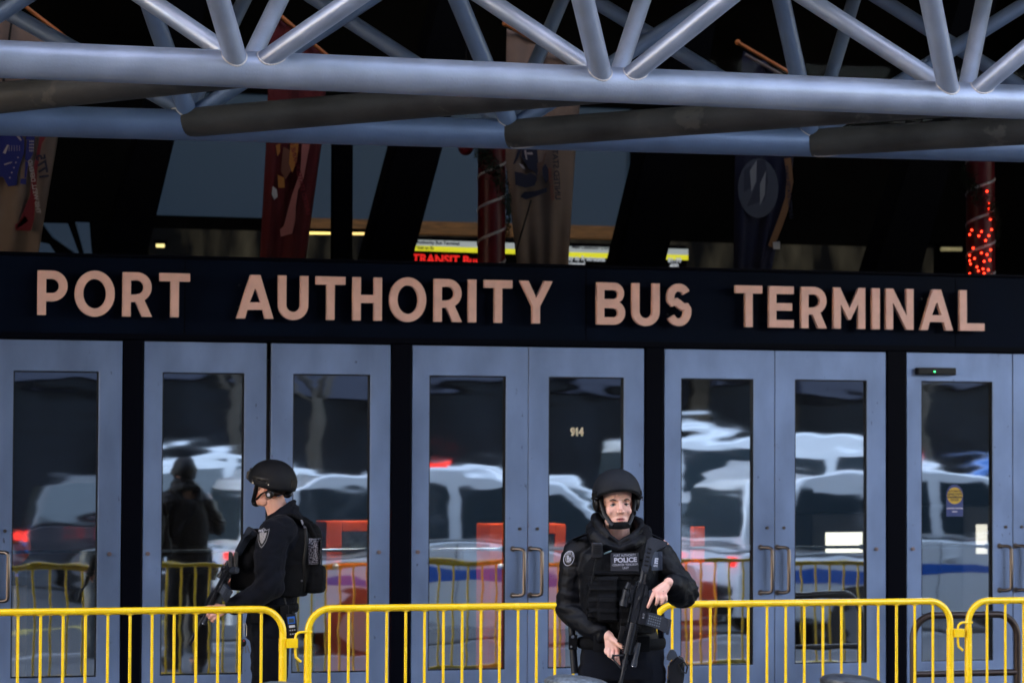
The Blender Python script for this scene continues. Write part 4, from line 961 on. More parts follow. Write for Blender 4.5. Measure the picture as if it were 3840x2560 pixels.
def add_eyes(t,M,hairc):
    P=lambda x,y,z: M@Vector((x,y,z)); R3=M.to_3x3()
    for s in (-1,1):
        b=BM(); ball(b,P(s*.0315,-.0655,-.001),.0118,None,20,14); e=obj('eye',b,mat('eye_white',(.50,.47,.45),.2),t,smooth=True)
        b=BM(); cyl(b,P(s*.0315,-.0765,-.001),P(s*.0315,-.0785,-.001),.0062,.0057,18); obj('iris',b,mat('iris_grey',(.07,.09,.10),.2),e)
        b=BM(); cyl(b,P(s*.0315,-.0780,-.001),P(s*.0315,-.0790,-.001),.0023,n=12); obj('pupil',b,M_black,e)
        # lids: skin shells hugging the eyeball
        up=[P(s*.0315+u*.0140,-.0790+.0065*abs(u)**2,.0035-.0045*u*u+(.0008*s*u)) for u in (-1,-.5,0,.5,1)]
        iM=M.inverted()
        for lo_,hi_,nm in ((.0012,1,'eyelid'),(-1,-.0072,'eyelid')):
            b=BM(); ball(b,P(s*.0315,-.0652,-.001),.0131,None,24,20)
            kill=[v for v in b.verts if not (lo_-.18*abs((iM@v.co).x-s*.0315)<(iM@v.co).z+.001<hi_)]
            bmesh.ops.delete(b,geom=kill,context='VERTS'); o=obj(nm,b,mat('lid_skin',(.62,.35,.27),.5),t,smooth=True); m_=o.modifiers.new('s','SOLIDIFY'); m_.thickness=.0012
        b=BM(); lash=[p+R3@Vector((0,-.0026,-.0022)) for p in up]; tube(b,lash,[.0010,.0017,.0019,.0017,.0010],6); obj('lashes',b,mat('lash_brown',(.03,.018,.012),.7),t)
        b=BM(); br=[P(s*.020,-.0925,.0190),P(s*.028,-.0920,.0220),P(s*.036,-.0885,.0245),P(s*.049,-.0765,.0200)]
        tube(b,br,[.0030,.0046,.0040,.0018],8,flat=(.9,.6)); obj('eyebrow',b,mat('brow_hair',hairc,.9,bump=1,bscale=400),t,smooth=True)
def helmet(t,M,rx=.118,ry=.142,rz=.128,zc=.045,cutf=.040,cutb=-.045,ears=True,m=None,mount=True):
    """shell, rim, side rails, ear guards, front shroud; M = head matrix"""
    b=BM(); n=48; m_=16; rows=[]
    for j in range(m_+1):
        row=[]
        for k in range(n):
            a=2*PI*k/n; fw=-math.cos(a)          # k=0 -> front (-y)
            cut=cutf+(cutb-cutf)*(.5-.5*math.cos(a))**1.55 if ears else cutf
            side=abs(math.sin(a)); cut-= .018*side**2*(1 if ears else 0)
            z0=cut-zc; ph0=math.asin(max(-.95,min(.95,z0/rz)))
            ph=ph0+(PI/2-ph0)*j/m_
            cc_=math.cos(ph)**.92 if math.cos(ph)>0 else 0
            row.append(b.verts.new(M@Vector((rx*math.sin(a)*cc_,.010-ry*math.cos(a)*cc_,zc+rz*math.sin(ph)))))
        rows.append(row)
    for j in range(m_):
        for k in range(n): b.faces.new((rows[j][k],rows[j][(k+1)%n],rows[j+1][(k+1)%n],rows[j+1][k]))
    bmesh.ops.remove_doubles(b,verts=b.verts,dist=.0004)
    rim=[v.co.copy() for v in rows[0] if v.is_valid]
    me_=obj('helmet',b,M_helmet,t,smooth=True); s_=me_.modifiers.new('s','SOLIDIFY'); s_.thickness=.011; s_.offset=1
    b=BM(); tube(b,rim,.0050,8,closed=True); obj('rim_trim',b,M_black,me_,smooth=True)
    R3=M.to_3x3(); P=lambda x,y,z:M@Vector((x,y,z))
    for s in (-1,1):
        b=BM(); tube(b,[P(s*(rx+.004)*.93,-.055,.055),P(s*(rx+.009),-.010,.050),P(s*(rx+.006)*.98,.045,.045),P(s*(rx)*.80,.095,.045)],[.009,.011,.011,.009],8,flat=(1.3,.6))
        for yy in (-.05,0,.05): cyl(b,P(s*(rx-.004),yy,.030),P(s*(rx+.010),yy,.030),.006,n=10)
        obx=P(s*(rx+.008),.0,.046); obox(b,obx,(.008,.05,.016),R3,.002)
        obj('side_rail',b,M_black,me_,smooth='auto')
        b=BM(); cyl(b,P(s*(rx+.005),-.045,.018),P(s*(rx+.011),-.045,.018),.0055,n=12); cyl(b,P(s*(rx-.004),.06,.02),P(s*(rx+.004),.06,.02),.005,n=12); obj('bolt',b,mat('dull_steel',(.20,.20,.21),.35,.8),me_,smooth='auto')
    if mount: b=BM(); obox(b,P(0,-ry+.0,.075),(.034,.012,.038),R3,.003); obj('front_mount',b,M_black,me_)
    return me_
def strap(bm,pts,w=.011,th=.0022):
    tube(bm,pts,w,8,flat=(th/w,1))
def cloth_fold(seed,amp=.005,stretch=(9,9,16)):
    def f(p):
        v=Vector((p[0]*stretch[0]+seed,p[1]*stretch[1],p[2]*stretch[2]))
        a=noise.noise(v+Vector((0,0,noise.noise(v*.6)*1.4))); c=noise.noise(v*2.3+Vector((4,1,2)))
        r=1-abs(a)*2.4            # ridged folds
        return amp*(r*.55+a*.5+c*.32)
    return f
def rifle(label,M,wp,light=True):
    """M maps rifle space (x along the bore from butt to muzzle, z = magazine side, y = thickness) into the world"""
    t=thing('rifle',label,'rifle',mw=M)
    def o(n_,b,m,par=t): return obj(n_,b,m,par,smooth='auto')
    b=BM(); prism(b,[(0,-.012),(.012,-.022),(.16,-.020),(.175,.012),(.06,.020),(.03,.072),(.004,.078),(-.004,.0)],-.019,.019)
    bmesh.ops.bevel(b,geom=b.edges[:],offset=.004,segments=2,affect='EDGES'); s_=o('stock',b,M_gunblue)
    b=BM(); 
    for k in range(5): box(b,.05+k*.02,.058+k*.02,-.0205,-.0195,-.012,.006)
    o('stock_slot',b,M_black,s_)
    b=BM(); cyl(b,(.15,0,-.006),(.225,0,-.006),.0155,n=20); cyl(b,(.212,0,-.006),(.222,0,-.006),.021,n=20); o('buffer_tube',b,M_gun)
    b=BM(); prism(b,[(.222,-.024),(.415,-.024),(.415,.008),(.405,.012),(.222,.012)],-.0165,.0165); bmesh.ops.bevel(b,geom=b.edges[:],offset=.003,segments=2,affect='EDGES')
    box(b,.225,.250,-.022,.022,-.022,-.012,.003); cyl(b,(.285,-.019,.0),(.30,-.019,.0),.008,n=12); box(b,.29,.345,-.0185,-.0160,-.012,.0,.001)
    o('upper_receiver',b,M_gun)
    b=BM(); prism(b,[(.225,.013),(.415,.013),(.412,.050),(.352,.056),(.345,.036),(.285,.040),(.25,.034),(.228,.026)],-.0150,.0150); bmesh.ops.bevel(b,geom=b.edges[:],offset=.0025,segments=2,affect='EDGES')
    cyl(b,(.305,-.0175,.020),(.305,-.015,.020),.006,n=12); cyl(b,(.268,-.0185,.022),(.268,-.015,.022),.008,n=12); box(b,.262,.285,-.019,-.016,.018,.024,.001)
    lo=o('lower_receiver',b,M_gun)
    me=textmesh('B-17',.013,.0006,bold=.0004); me.transform(Matrix.Translation((.372,-.0160,.036))@Matrix.Rotation(R(180),4,'Y')); link('marking',me,M_grey,lo)
    b=BM(); tube(b,[(.292,0,.040),(.292,0,.062),(.312,0,.067),(.343,0,.060),(.345,0,.045)],.0028,8); tube(b,[(.318,0,.040),(.314,0,.056)],.0028,8); o('trigger_guard',b,M_gun)
    b=BM(); 
    rot=Matrix.Rotation(R(-18),3,'Y')
    prism(b,[(.246,.030),(.286,.034),(.262,.118),(.228,.108)],-.0135,.0135); bmesh.ops.bevel(b,geom=b.edges[:],offset=.006,segments=3,affect='EDGES'); o('pistol_grip',b,M_gunblue)
    # curved magazine
    b=BM(); A=[(.350,.050),(.349,.090),(.355,.130),(.364,.168)]; Bq=[(.412,.050),(.413,.090),(.420,.126),(.430,.156)]
    prism(b,A+Bq[::-1],-.0125,.0125); bmesh.ops.bevel(b,geom=b.edges[:],offset=.003,segments=2,affect='EDGES'); box(b,.360,.434,-.0145,.0145,.157,.171,.003); mg=o('magazine',b,M_gunblue)
    b=BM()
    for i in range(4):
        for j in range(6): box(b,.360+i*.0125+j*.0006,.367+i*.0125+j*.0006,-.0140,-.0124,.062+j*.0105,.068+j*.0105)
    o('magazine_rib',b,mat('rib_grey',(.11,.13,.16),.5),mg)
    # railed handguard
    b=BM(); tube(b,[(.416,0,-.004),(.565,0,-.004)],.0215,8)
    for k in range(14):
        x=.420+k*.0104
        for (dy,dz,w_,h_) in ((0,-.030,.010,.0045),(0,.021,.010,.0045)): box(b,x,x+.0055,-w_,w_,dz-h_,dz+h_)
        for sy in (-1,1): box(b,x,x+.0055,sy*.0245-.0045,sy*.0245+.0045,-.014,.006)
    o('handguard',b,M_gun)
    b=BM(); tube(b,[(.222,0,-.027),(.416,0,-.027)],.006,4)
    for k in range(18): box(b,.226+k*.0105,.2315+k*.0105,-.0105,.0105,-.034,-.0265)
    o('top_rail',b,M_gun)
    b=BM(); cyl(b,(.56,0,-.004),(.735,0,-.004),.0083,n=16); cyl(b,(.60,0,-.004),(.64,0,-.004),.0115,n=14); o('barrel',b,M_gun)
    b=BM(); cyl(b,(.700,0,-.004),(.712,0,-.004),.0125,n=16); cyl(b,(.716,0,-.004),(.762,0,-.004),.0112,n=16)
    for k in range(6): a=k*PI/3; box(b,.724,.756,math.cos(a)*.0105-.0015,math.cos(a)*.0105+.0015,-.004+math.sin(a)*.0105-.0015,-.004+math.sin(a)*.0105+.0015)
    o('flash_hider',b,M_gun)
    b=BM(); tube(b,[(.572,0,-.010),(.585,0,-.062),(.598,0,-.066),(.640,0,-.012)],.0045,8); box(b,.580,.602,-.009,.009,-.072,-.060,.002); cyl(b,(.592,0,-.004),(.612,0,-.004),.014,n=14); o('front_sight',b,M_gun)
    # optic with mount
    b=BM(); box(b,.262,.325,-.014,.014,-.052,-.034,.003); cyl(b,(.268,0,-.068),(.330,0,-.068),.0185,n=22); cyl(b,(.322,0,-.068),(.345,0,-.068),.0225,n=22); box(b,.28,.30,-.022,-.010,-.072,-.05,.002); op=o('optic',b,M_gun)
    b=BM(); cyl(b,(.3445,0,-.068),(.346,0,-.068),.0195,n=22); o('lens',b,mat('lens_glass',(.10,.13,.17),.05,.0,coat=1),op)
    b=BM(); cyl(b,(.232,0,-.062),(.262,0,-.066),.014,.0155,n=18); box(b,.240,.262,-.010,.010,-.055,-.034,.002); o('rear_sight',b,M_gun)
    if light:
        b=BM(); cyl(b,(.50,-.0,.040),(.60,0,.040),.0115,n=16); cyl(b,(.585,0,.040),(.615,0,.040),.0145,n=18); box(b,.52,.55,-.010,.010,.024,.034,.002)
        for k in range(6): cyl(b,(.515+k*.008,0,.040),(.519+k*.008,0,.040),.0128,n=16)
        wl=o('weapon_light',b,M_gunblue); b=BM(); cyl(b,(.6145,0,.040),(.6165,0,.040),.012,n=18); o('light_lens',b,M_chrome,wl)
        b=BM(); box(b,.44,.52,-.012,.012,-.062,-.038,.004); o('aiming_module',b,M_black)
    return t
def place_local(FM,p): return FM@Matrix.Translation(p)

# ------------------------------------------------------------------ facing officer
FR=frame_at(2316,2100,770)
def R_officer():
    t=thing('person','officer in black helmet and vest facing the street, rifle slung across his chest','person',mw=FR)
    HM=Matrix.Translation((-.004,-.030,1.7035))@Matrix.Rotation(R(7),4,'Z')@Matrix.Rotation(R(-2),4,'Y')
    lw=(-.050,-.185,1.072); le=(-.230,.020,1.190); ls=(-.190,.030,1.475)
    rw=(.238,-.200,1.330); re=(.318,-.015,1.275); rs=(.205,.030,1.475)
    # --- body
    b=BM(); headbits(b,HM)
    tube(b,[(0,.015,1.50),(-.002,-.002,1.58),(-.002,-.006,1.64)],[.066,.060,.058],18)
    loft(b,[(0.01,.01,.94,.155,.105),(0.01,.01,1.05,.140,.10),(0,.0,1.2,.150,.105),(0,0,1.36,.165,.11),(0,.01,1.46,.165,.10),(0,.015,1.53,.09,.07)])
    limb(b,[ls,le],[.058,.042]); limb(b,[le,lw],[.040,.027]); limb(b,[rs,re],[.058,.042]); limb(b,[re,rw],[.040,.027])
    for s in (-1,1): limb(b,[(.02+s*.085,.01,.93),(.02+s*.105,.0,.50),(.02+s*.115,.03,.10)],[.085,.060,.042]); limb(b,[(.02+s*.115,.03,.06),(.02+s*.125,-.13,.04)],[.042,.034])
    # his right hand: low on the magazine side of the barrel, thumb along it, fingers hanging
    fing=[[(-.008,-.215,1.010),(-.010,-.226,.985),(-.006,-.236,.962),(-.001,-.238,.945)],
          [(-.026,-.212,1.012),(-.032,-.226,.992),(-.030,-.234,.975),(-.022,-.232,.966)],
          [(-.042,-.208,1.016),(-.050,-.222,1.000),(-.048,-.230,.985),(-.039,-.228,.978)],
          [(-.055,-.202,1.024),(-.064,-.214,1.010),(-.062,-.222,.998),(-.053,-.221,.992)]]
    hand(b,lw,None,fing,[(-.020,-.215,1.052),(.008,-.236,1.032),(.030,-.246,1.013)])
    # his left hand: on the pistol grip, forefinger straight along the receiver
    fing=[[(.166,-.238,1.292),(.155,-.252,1.262),(.145,-.256,1.240),(.136,-.254,1.219)],
          [(.180,-.246,1.284),(.182,-.262,1.262),(.180,-.262,1.242),(.176,-.252,1.232)],
          [(.198,-.244,1.280),(.204,-.260,1.262),(.204,-.260,1.243),(.198,-.250,1.234)],
          [(.215,-.236,1.284),(.222,-.250,1.268),(.223,-.250,1.252),(.217,-.242,1.244)]]
    hand(b,rw,None,fing,[(.196,-.215,1.312),(.176,-.205,1.300),(.160,-.20,1.290)])
    me=remesh(b,.0031,2); paint_skin(me,HM,(1.05,1.0,.98),.10); 
    for v in me.polygons: pass
    hand_tint(me,[(f,.016) for f in ((.166,-.246,1.290),(.182,-.256,1.282),(.200,-.254,1.279),(.217,-.246,1.282),(.138,-.256,1.222),(-.010,-.226,1.006),(-.028,-.224,1.008),(.028,-.246,1.014),(-.002,-.238,.95))],.6)
    body=link('body',me,M_skin,t)
    add_eyes(t,HM,(.10,.065,.045))
    # --- trousers and boots
    b=BM(); loft(b,[(.02,.01,.86,.205,.135),(.022,.01,.95,.205,.140),(.022,.01,1.04,.195,.135)])
    for s in (-1,1): limb(b,[(.022+s*.100,.01,.90),(.022+s*.118,.0,.50),(.022+s*.125,.03,.13)],[.112,.088,.072])
    me=remesh(b,.010,3); folds(me,cloth_fold(3,.009,(7,7,13))); link('trousers',me,M_fabric,t)
    for s in (-1,1):
        b=BM(); limb(b,[(.022+s*.125,.03,.16),(.022+s*.125,.03,.06),(.022+s*.135,-.13,.045)],[.058,.054,.045]); me=remesh(b,.008,2); link('boot',me,M_black,t)
    # --- jacket
    b=BM(); loft(b,[(.02,.01,1.00,.185,.135),(.015,.01,1.10,.180,.135),(.0,.0,1.25,.185,.14),(0,0,1.38,.200,.145),(0,.01,1.46,.195,.135),(0,.02,1.515,.125,.095)],36)
    limb(b,[(-.16,.03,1.470),(-.198,.03,1.448),(-.214,.028,1.34),le],[.080,.078,.072,.066]); limb(b,[le,(-.150,-.085,1.12),(-.085,-.158,1.088)],[.064,.056,.047])
    limb(b,[(.16,.03,1.470),(.200,.03,1.448),(.265,.01,1.36),re],[.080,.077,.072,.070]); limb(b,[re,(.285,-.10,1.292),(.262,-.165,1.318)],[.074,.070,.052])
    # cuffs
    tube(b,[(-.10,-.145,1.092),(-.066,-.172,1.078)],[.048,.044],18); tube(b,[(.268,-.150,1.312),(.250,-.182,1.322)],[.054,.050],18)
    me=remesh(b,.0062,3)
    base=cloth_fold(11,.0085,(8,8,17))
    def jf(p):
        r=base(p)
        for c,k in ((Vector(le),1.0),(Vector(re),1.0)):
            d=(Vector(p)-c).length
            if d<.16: r+=(1-d/.16)*.010*math.sin(((Vector(p)-c).dot(Vector((.5,.6,.75))))*120+nz(p,9)*3)
        return r
    folds(me,jf); jk=link('jacket',me,M_jacket,t); JB=bvh_of(me)
    # raised hood / collar
    b=BM()
    loop=[(.000,-.118,1.514),(-.040,-.125,1.545),(-.078,-.098,1.578),(-.104,-.045,1.612),(-.105,.035,1.632),(-.050,.085,1.640),(.035,.088,1.636),(.100,.045,1.615),(.112,-.030,1.585),(.090,-.090,1.560),(.048,-.122,1.538)]
    tube(b,loop,[.014,.016,.019,.022,.026,.028,.028,.026,.022,.018,.015],14,closed=True)
    loop2=[(0,-.140,1.484),(-.060,-.138,1.508),(-.112,-.090,1.545),(-.125,.01,1.580),(-.07,.090,1.590),(.07,.090,1.590),(.135,.01,1.565),(.128,-.080,1.535),(.065,-.135,1.506)]
    tube(b,loop2,[.018,.024,.030,.034,.040,.040,.034,.030,.024],14,closed=True)
    me=remesh(b,.005,2); folds(me,cloth_fold(21,.007,(14,14,20))); link('hood',me,M_jacket,t)
    # --- vest
    b=BM(); loft(b,[(.012,.0,1.085,.172,.160),(.005,.0,1.15,.182,.168),(0,0,1.28,.184,.172),(0,0,1.40,.176,.170),(.0,.0,1.455,.140,.158),(.0,.0,1.480,.115,.148)],36,2.8)
    for s in (-1,1): tube(b,[(s*.085,-.135,1.44),(s*.098,-.110,1.515),(s*.108,-.03,1.560),(s*.105,.07,1.555),(s*.09,.13,1.49),(s*.085,.14,1.40)],.030,12,flat=(.5,1.25))
    # pouches on the front
    for x0_,x1_,z0_,z1_,d_ in ((-.105,-.010,1.262,1.352,.030),(-.100,-.012,1.145,1.268,.045),(.0,.10,1.10,1.24,.030),(-.155,-.108,1.16,1.33,.030)):
        box(b,x0_,x1_,-.172-d_,-.13,z0_,z1_,.008)
    box(b,-.13,.13,-.182,-.12,1.365,1.378); 
    me=remesh(b,.0052,2); folds(me,cloth_fold(31,.0035,(16,16,24))); vest=link('vest',me,M_nylon,t); VB=bvh_of(me)
    # webbing rows
    for zz in (1.352,1.305,1.25,1.20,1.15):
        b=BM(); N=24
        for i in range(N):
            xa=-.155+.31*i/N; xb=xa+.31/N
            pts=[]
            for xx,z_ in ((xa,zz-.009),(xb,zz-.009),(xb,zz+.009),(xa,zz+.009)):
                h=VB.ray_cast(Vector((xx,-1,z_)),Vector((0,1,0)))
                pts.append(Vector((xx,(h[0].y if h[0] else -.17)-.0035,z_)))
            b.faces.new([b.verts.new(p) for p in pts])
        bmesh.ops.remove_doubles(b,verts=b.verts,dist=.0002)
        wb_=obj('webbing',b,mat('webbing_nylon',(.0040,.0045,.006),.65,bump=.6,bscale=300,spec=.15),vest); s_=wb_.modifiers.new('s','SOLIDIFY'); s_.thickness=.002
    # name panel
    def panel(par,name,x0,x1,z0,z1,B,m,lift=.004,n=14):
        bb=BM(); G=[]
        for j in range(5):
            row=[]
            for i in range(n+1):
                x=x0+(x1-x0)*i/n; z=z0+(z1-z0)*j/4; h=B.ray_cast(Vector((x,-1,z)),Vector((0,1,0))); row.append([x,(h[0].y if h[0] else None),z])
            ys=[r_[1] for r_ in row if r_[1] is not None]; 
            for r_ in row:
                if r_[1] is None: r_[1]=max(ys) if ys else -.15
            G.append(row)
        for j in range(5):
            for i in range(n+1):
                nb=[G[jj][ii][1] for jj in range(max(0,j-1),min(5,j+2)) for ii in range(max(0,i-1),min(n+1,i+2))]
                G[j][i].append(min(nb)*.5+sum(nb)/len(nb)*.5)
        V=[[bb.verts.new((r_[0],r_[3]-lift,r_[2])) for r_ in row] for row in G]
        for j in range(4):
            for i in range(n): bb.faces.new((V[j][i],V[j][i+1],V[j+1][i+1],V[j+1][i]))
        o=obj(name,bb,m,par); s_=o.modifiers.new('s','SOLIDIFY'); s_.thickness=.003
        bb=BM(); bb.from_mesh(o.data); T_=BVHTree.FromBMesh(bb); bb.free(); return o,T_
    M_panel=mat('panel_cloth',(.016,.018,.026),.8,bump=.4,bscale=250)
    np_,NB=panel(vest,'name_panel',-.040,.095,1.385,1.472,VB,M_panel)
    def put(txt,size,x,z,B,par,m,bold=.0,rot=0,sx=1.,nm='lettering',lift=.0035,ry=0):
        me=textmesh(txt,size,.0008,bold=bold,sx=sx)
        me.transform(Matrix.Translation((x,0,z))@Matrix.Rotation(R(rot),4,'Y'))
        # press onto the cloth: sample one height per vertex
        for v in me.vertices:
            h=B.ray_cast(Vector((v.co.x,-1,v.co.z)),Vector((0,1,0))); v.co.y+= (h[0].y if h[0] else -.18)-lift
        return link(nm,me,m,par)
    put('PORT AUTHORITY',.0160,.028,1.4600,NB,np_,M_white,.0,rot=-2,sx=.80)
    put('POLICE',.0300,.031,1.4375,NB,np_,M_white,.0010,rot=-2,sx=1.12)
    put('COUNTER TERRORISM',.0150,.031,1.4155,NB,np_,M_white,.0,rot=-2,sx=.80)
    put('UNIT',.0150,.032,1.3995,NB,np_,M_white,.0,rot=-2,sx=.85)
    sp_,SB=panel(jk,'side_panel',.155,.215,1.385,1.475,JB,mat('panel_blue',(.022,.032,.055),.7,bump=.4,bscale=250),n=8)
    put('E',.036,.184,1.429,SB,sp_,M_white,.002,rot=8); put('ERR',.013,.181,1.407,SB,sp_,M_white,.0004,rot=8)
    # round shoulder patch
    cx,cz=-.238,1.440
    b=BM(); ring=[]; n=28
    def on(x,z,l):
        h=JB.ray_cast(Vector((x,-1,z)),Vector((0,1,0))); return Vector((x,(h[0].y if h[0] else -.03)-l,z))
    for rr_,nm,m_ in ((1.0,'round_patch',M_white),(.90,'round_patch_field',M_black),(.62,'round_patch_ring',M_grey),(.52,'round_patch_centre',mat('patch_dark',(.05,.05,.055),.8))):
        b=BM(); n=28; cen=b.verts.new(on(cx,cz,.004)); rim=[b.verts.new(on(cx+.026*rr_*math.cos(2*PI*k/n)+.006*rr_*math.sin(2*PI*k/n),cz+.037*rr_*math.sin(2*PI*k/n),.004)) for k in range(n)]
        for k in range(n): b.faces.new((cen,rim[k],rim[(k+1)%n]))
        for v in b.verts: v.co.y-=(1.0-rr_)*.004
        obj(nm,b,m_,jk)
    for k in range(13):
        a=PI*(.1+.066*k)+PI*0; x=cx+.026*.76*math.cos(a)+.006*.76*math.sin(a); z=cz+.037*.76*math.sin(a)
        me=textmesh('PORT AUTHORIT'[k] ,.009,.0004,bold=.0003,sx=.8); me.transform(Matrix.Translation((x,on(x,z,.009).y,z))@Matrix.Rotation(PI/2-a,4,'Y')); 
        # letters read clockwise
        link('patch_lettering',me,M_white,jk)
    for (dx,dz,w_,h_) in ((-.004,.004,.005,.010),(.006,-.004,.004,.009),(-.002,-.012,.007,.003)):
        p=on(cx+dx,cz+dz,.0085); b=BM(); box(b,p.x-w_,p.x+w_,p.y-.0004,p.y+.0004,p.z-h_,p.z+h_); obj('patch_emblem',b,M_white,jk)
    # epaulettes / shoulder seams
    for s in (-1,1):
        b=BM(); tube(b,[(s*.115,-.075,1.565),(s*.160,-.050,1.555),(s*.215,-.025,1.530)],.018,8,flat=(.35,1)); obj('shoulder_strap',b,M_jacket,jk,smooth='auto')
    # duty belt
    b=BM(); N=40; tube(b,[(.020+.208*math.cos(2*PI*k/N),.010-.150*math.sin(2*PI*k/N),1.030) for k in range(N)],.026,8,closed=True,flat=(1,.35))
    for x0_,x1_ in ((-.12,-.06),(.09,.15)): box(b,x0_,x1_,-.185,-.13,1.0,1.075,.006)
    obj('duty_belt',b,M_nylon,t,smooth='auto')
    # helmet and straps
    hh=helmet(t,HM@Matrix.Rotation(R(0),4,'Z'),.108,.134,.113,.046,.066,-.035,mount=False)
    P=lambda x,y,z: HM@Vector((x,y,z))
    for s,zz in ((-1,0),(1,0)):
        # ear guard
        b=BM(); loft_c=P(s*.095,.028,.006); ball(b,loft_c,(.022,.042,.044),HM.to_3x3(),18,12); obox(b,P(s*.104,.01,.044),(.02,.07,.03),HM.to_3x3(),.005); me=remesh(b,.004,1); link('ear_guard',me,M_black,hh)
        b=BM(); strap(b,[P(s*.083,-.012,.052),P(s*.079,-.030,.0),P(s*.070,-.040,-.045),P(s*.050,-.068,-.084),P(s*.036,-.088,-.098)],.0105,.003)
        strap(b,[P(s*.083,.055,.02),P(s*.082,.030,-.035),P(s*.066,-.030,-.070)],.008,.003)
        obj('chin_strap',b,M_black,hh,smooth='auto')
    b=BM(); pts=[P(x_,-.062-.036*math.cos(x_/.052*PI/2),-.102) for x_ in (-.052,-.035,-.018,0,.018,.035,.052)]
    tube(b,pts,[.015,.0165,.0175,.018,.0175,.0165,.015],10,flat=(1,.35)); obj('chin_cup',b,M_nylon,hh,smooth='auto')
    b=BM(); obox(b,P(.078,-.045,-.045),(.012,.012,.022),HM.to_3x3(),.002); obox(b,P(.088,-.03,-.03),(.02,.008,.006),HM.to_3x3()@Matrix.Rotation(R(30),3,'Y'),.001); obj('buckle',b,M_black,hh)
    return t
RP=R_officer()
# radio microphone clipped to the vest
t=thing('radio_microphone','square black radio microphone clipped to the facing officer\'s vest','radio',mw=place_local(FR,(-.106,-.195,1.482)))
b=BM(); box(b,-.026,.026,-.014,.016,-.032,.036,.007); obj('housing',b,mat('mic_plastic',(.012,.013,.016),.35,bump=.2,bscale=200),t,smooth='auto')
b=BM(); 
for k in range(5): box(b,-.018,.018,-.0155,-.0138,-.014+k*.009,-.010+k*.009)
obj('grille',b,M_black,t)
b=BM(); box(b,-.024,.024,-.013,.012,.0362,.0395,.001); obj('bright_edge',b,M_chrome,t)
b=BM(); pts=[(0,.0,-.030)]
for k in range(60):
    f=k/59; pts.append((-.004-.030*f+.0045*math.cos(k*2.1),-.004+.004*math.sin(k*2.1),-.035-.165*f))
tube(b,pts,.0032,6); obj('coiled_cord',b,M_black,t,smooth=True)
t=thing('pen','pale metal pen clipped across the vest beside the name panel','pen',mw=place_local(FR,(-.055,-.190,1.474)))
b=BM(); cyl(b,(-.018,0,-.006),(.018,-.004,.008),.0035,n=10); obj('barrel',b,mat('pen_metal',(.25,.36,.36),.3,.6),t,smooth='auto')
# rifle
butt=Vector((.158,-.215,1.545)); muz=Vector((-.002,-.268,.800)); ax=(muz-butt).normalized(); mg=Vector((1,0,.21)); mg=(mg-ax*mg.dot(ax)).normalized(); th=mg.cross(ax)
def basis(o,ax,th,mg):
    m=Matrix.Identity(4)
    for i in range(3): m[i][0]=ax[i]; m[i][1]=th[i]; m[i][2]=mg[i]; m[i][3]=o[i]
    return m
print('det',basis(butt,ax,th,mg).to_3x3().determinant(),'th',th)
rifle('black carbine slung muzzle down across the facing officer\'s vest',FR@basis(butt,ax,th,mg),None)
t=thing('rifle_sling','black webbing sling over the facing officer\'s left shoulder holding his carbine','sling',mw=FR)
b=BM(); strap(b,[(.150,-.21,1.50),(.145,-.19,1.545),(.130,-.09,1.590),(.12,.0,1.60),(.10,.10,1.55),(.0,.17,1.40),(-.14,.17,1.22)],.017,.003); obj('webbing',b,M_nylon,t,smooth='auto')
# holster, baton
t=thing('pistol_holster','glossy black pistol holster on the facing officer\'s left hip','holster',mw=place_local(FR,(.275,-.02,.90)))
b=BM(); prism(b,[(-.038,-.16),(.030,-.16),(.048,-.02),(.050,.06),(.020,.075),(-.030,.03),(-.036,-.06)],-.035,.025); bmesh.ops.bevel(b,geom=b.edges[:],offset=.008,segments=3,affect='EDGES'); obj('shell',b,mat('holster_gloss',(.012,.012,.014),.18,coat=.6),t,smooth='auto')
b=BM(); prism(b,[(-.032,.045),(.018,.062),(.004,.098),(-.018,.105),(-.040,.06)],-.022,.012); bmesh.ops.bevel(b,geom=b.edges[:],offset=.005,segments=2,affect='EDGES'); obj('pistol_grip',b,mat('grip_grey',(.10,.12,.15),.3),t,smooth='auto')
b=BM(); tube(b,[(.02,-.045,.03),(.045,-.045,.045),(.062,-.04,.02),(.055,-.04,-.01),(.03,-.045,0)],.005,8,closed=True); box(b,-.03,-.022,-.0375,-.0355,-.12,-.04); obj('hood_latch',b,M_black,t,smooth='auto')
b=BM(); box(b,-.014,-.009,-.0380,-.0365,-.13,-.09); obj('steel_stud',b,M_chrome,t)
t=thing('baton','black baton hanging in a holder at the facing officer\'s right hip','baton',mw=place_local(FR,(-.213,-.03,1.0)))
b=BM(); tube(b,[(-.012,0,.13),(-.004,0,.02),(.006,0,-.115)],[.016,.018,.018],14); obj('grip',b,M_gun,t,smooth='auto')
b=BM(); box(b,-.024,.018,-.024,.024,.0,.07,.004); obj('holder',b,M_nylon,t); b=BM(); cyl(b,(-.005,-.026,.062),(-.005,-.022,.062),.008,n=12); cyl(b,(-.012,-.026,.015),(-.012,-.022,.015),.006,n=12); obj('snap',b,M_chrome,t)

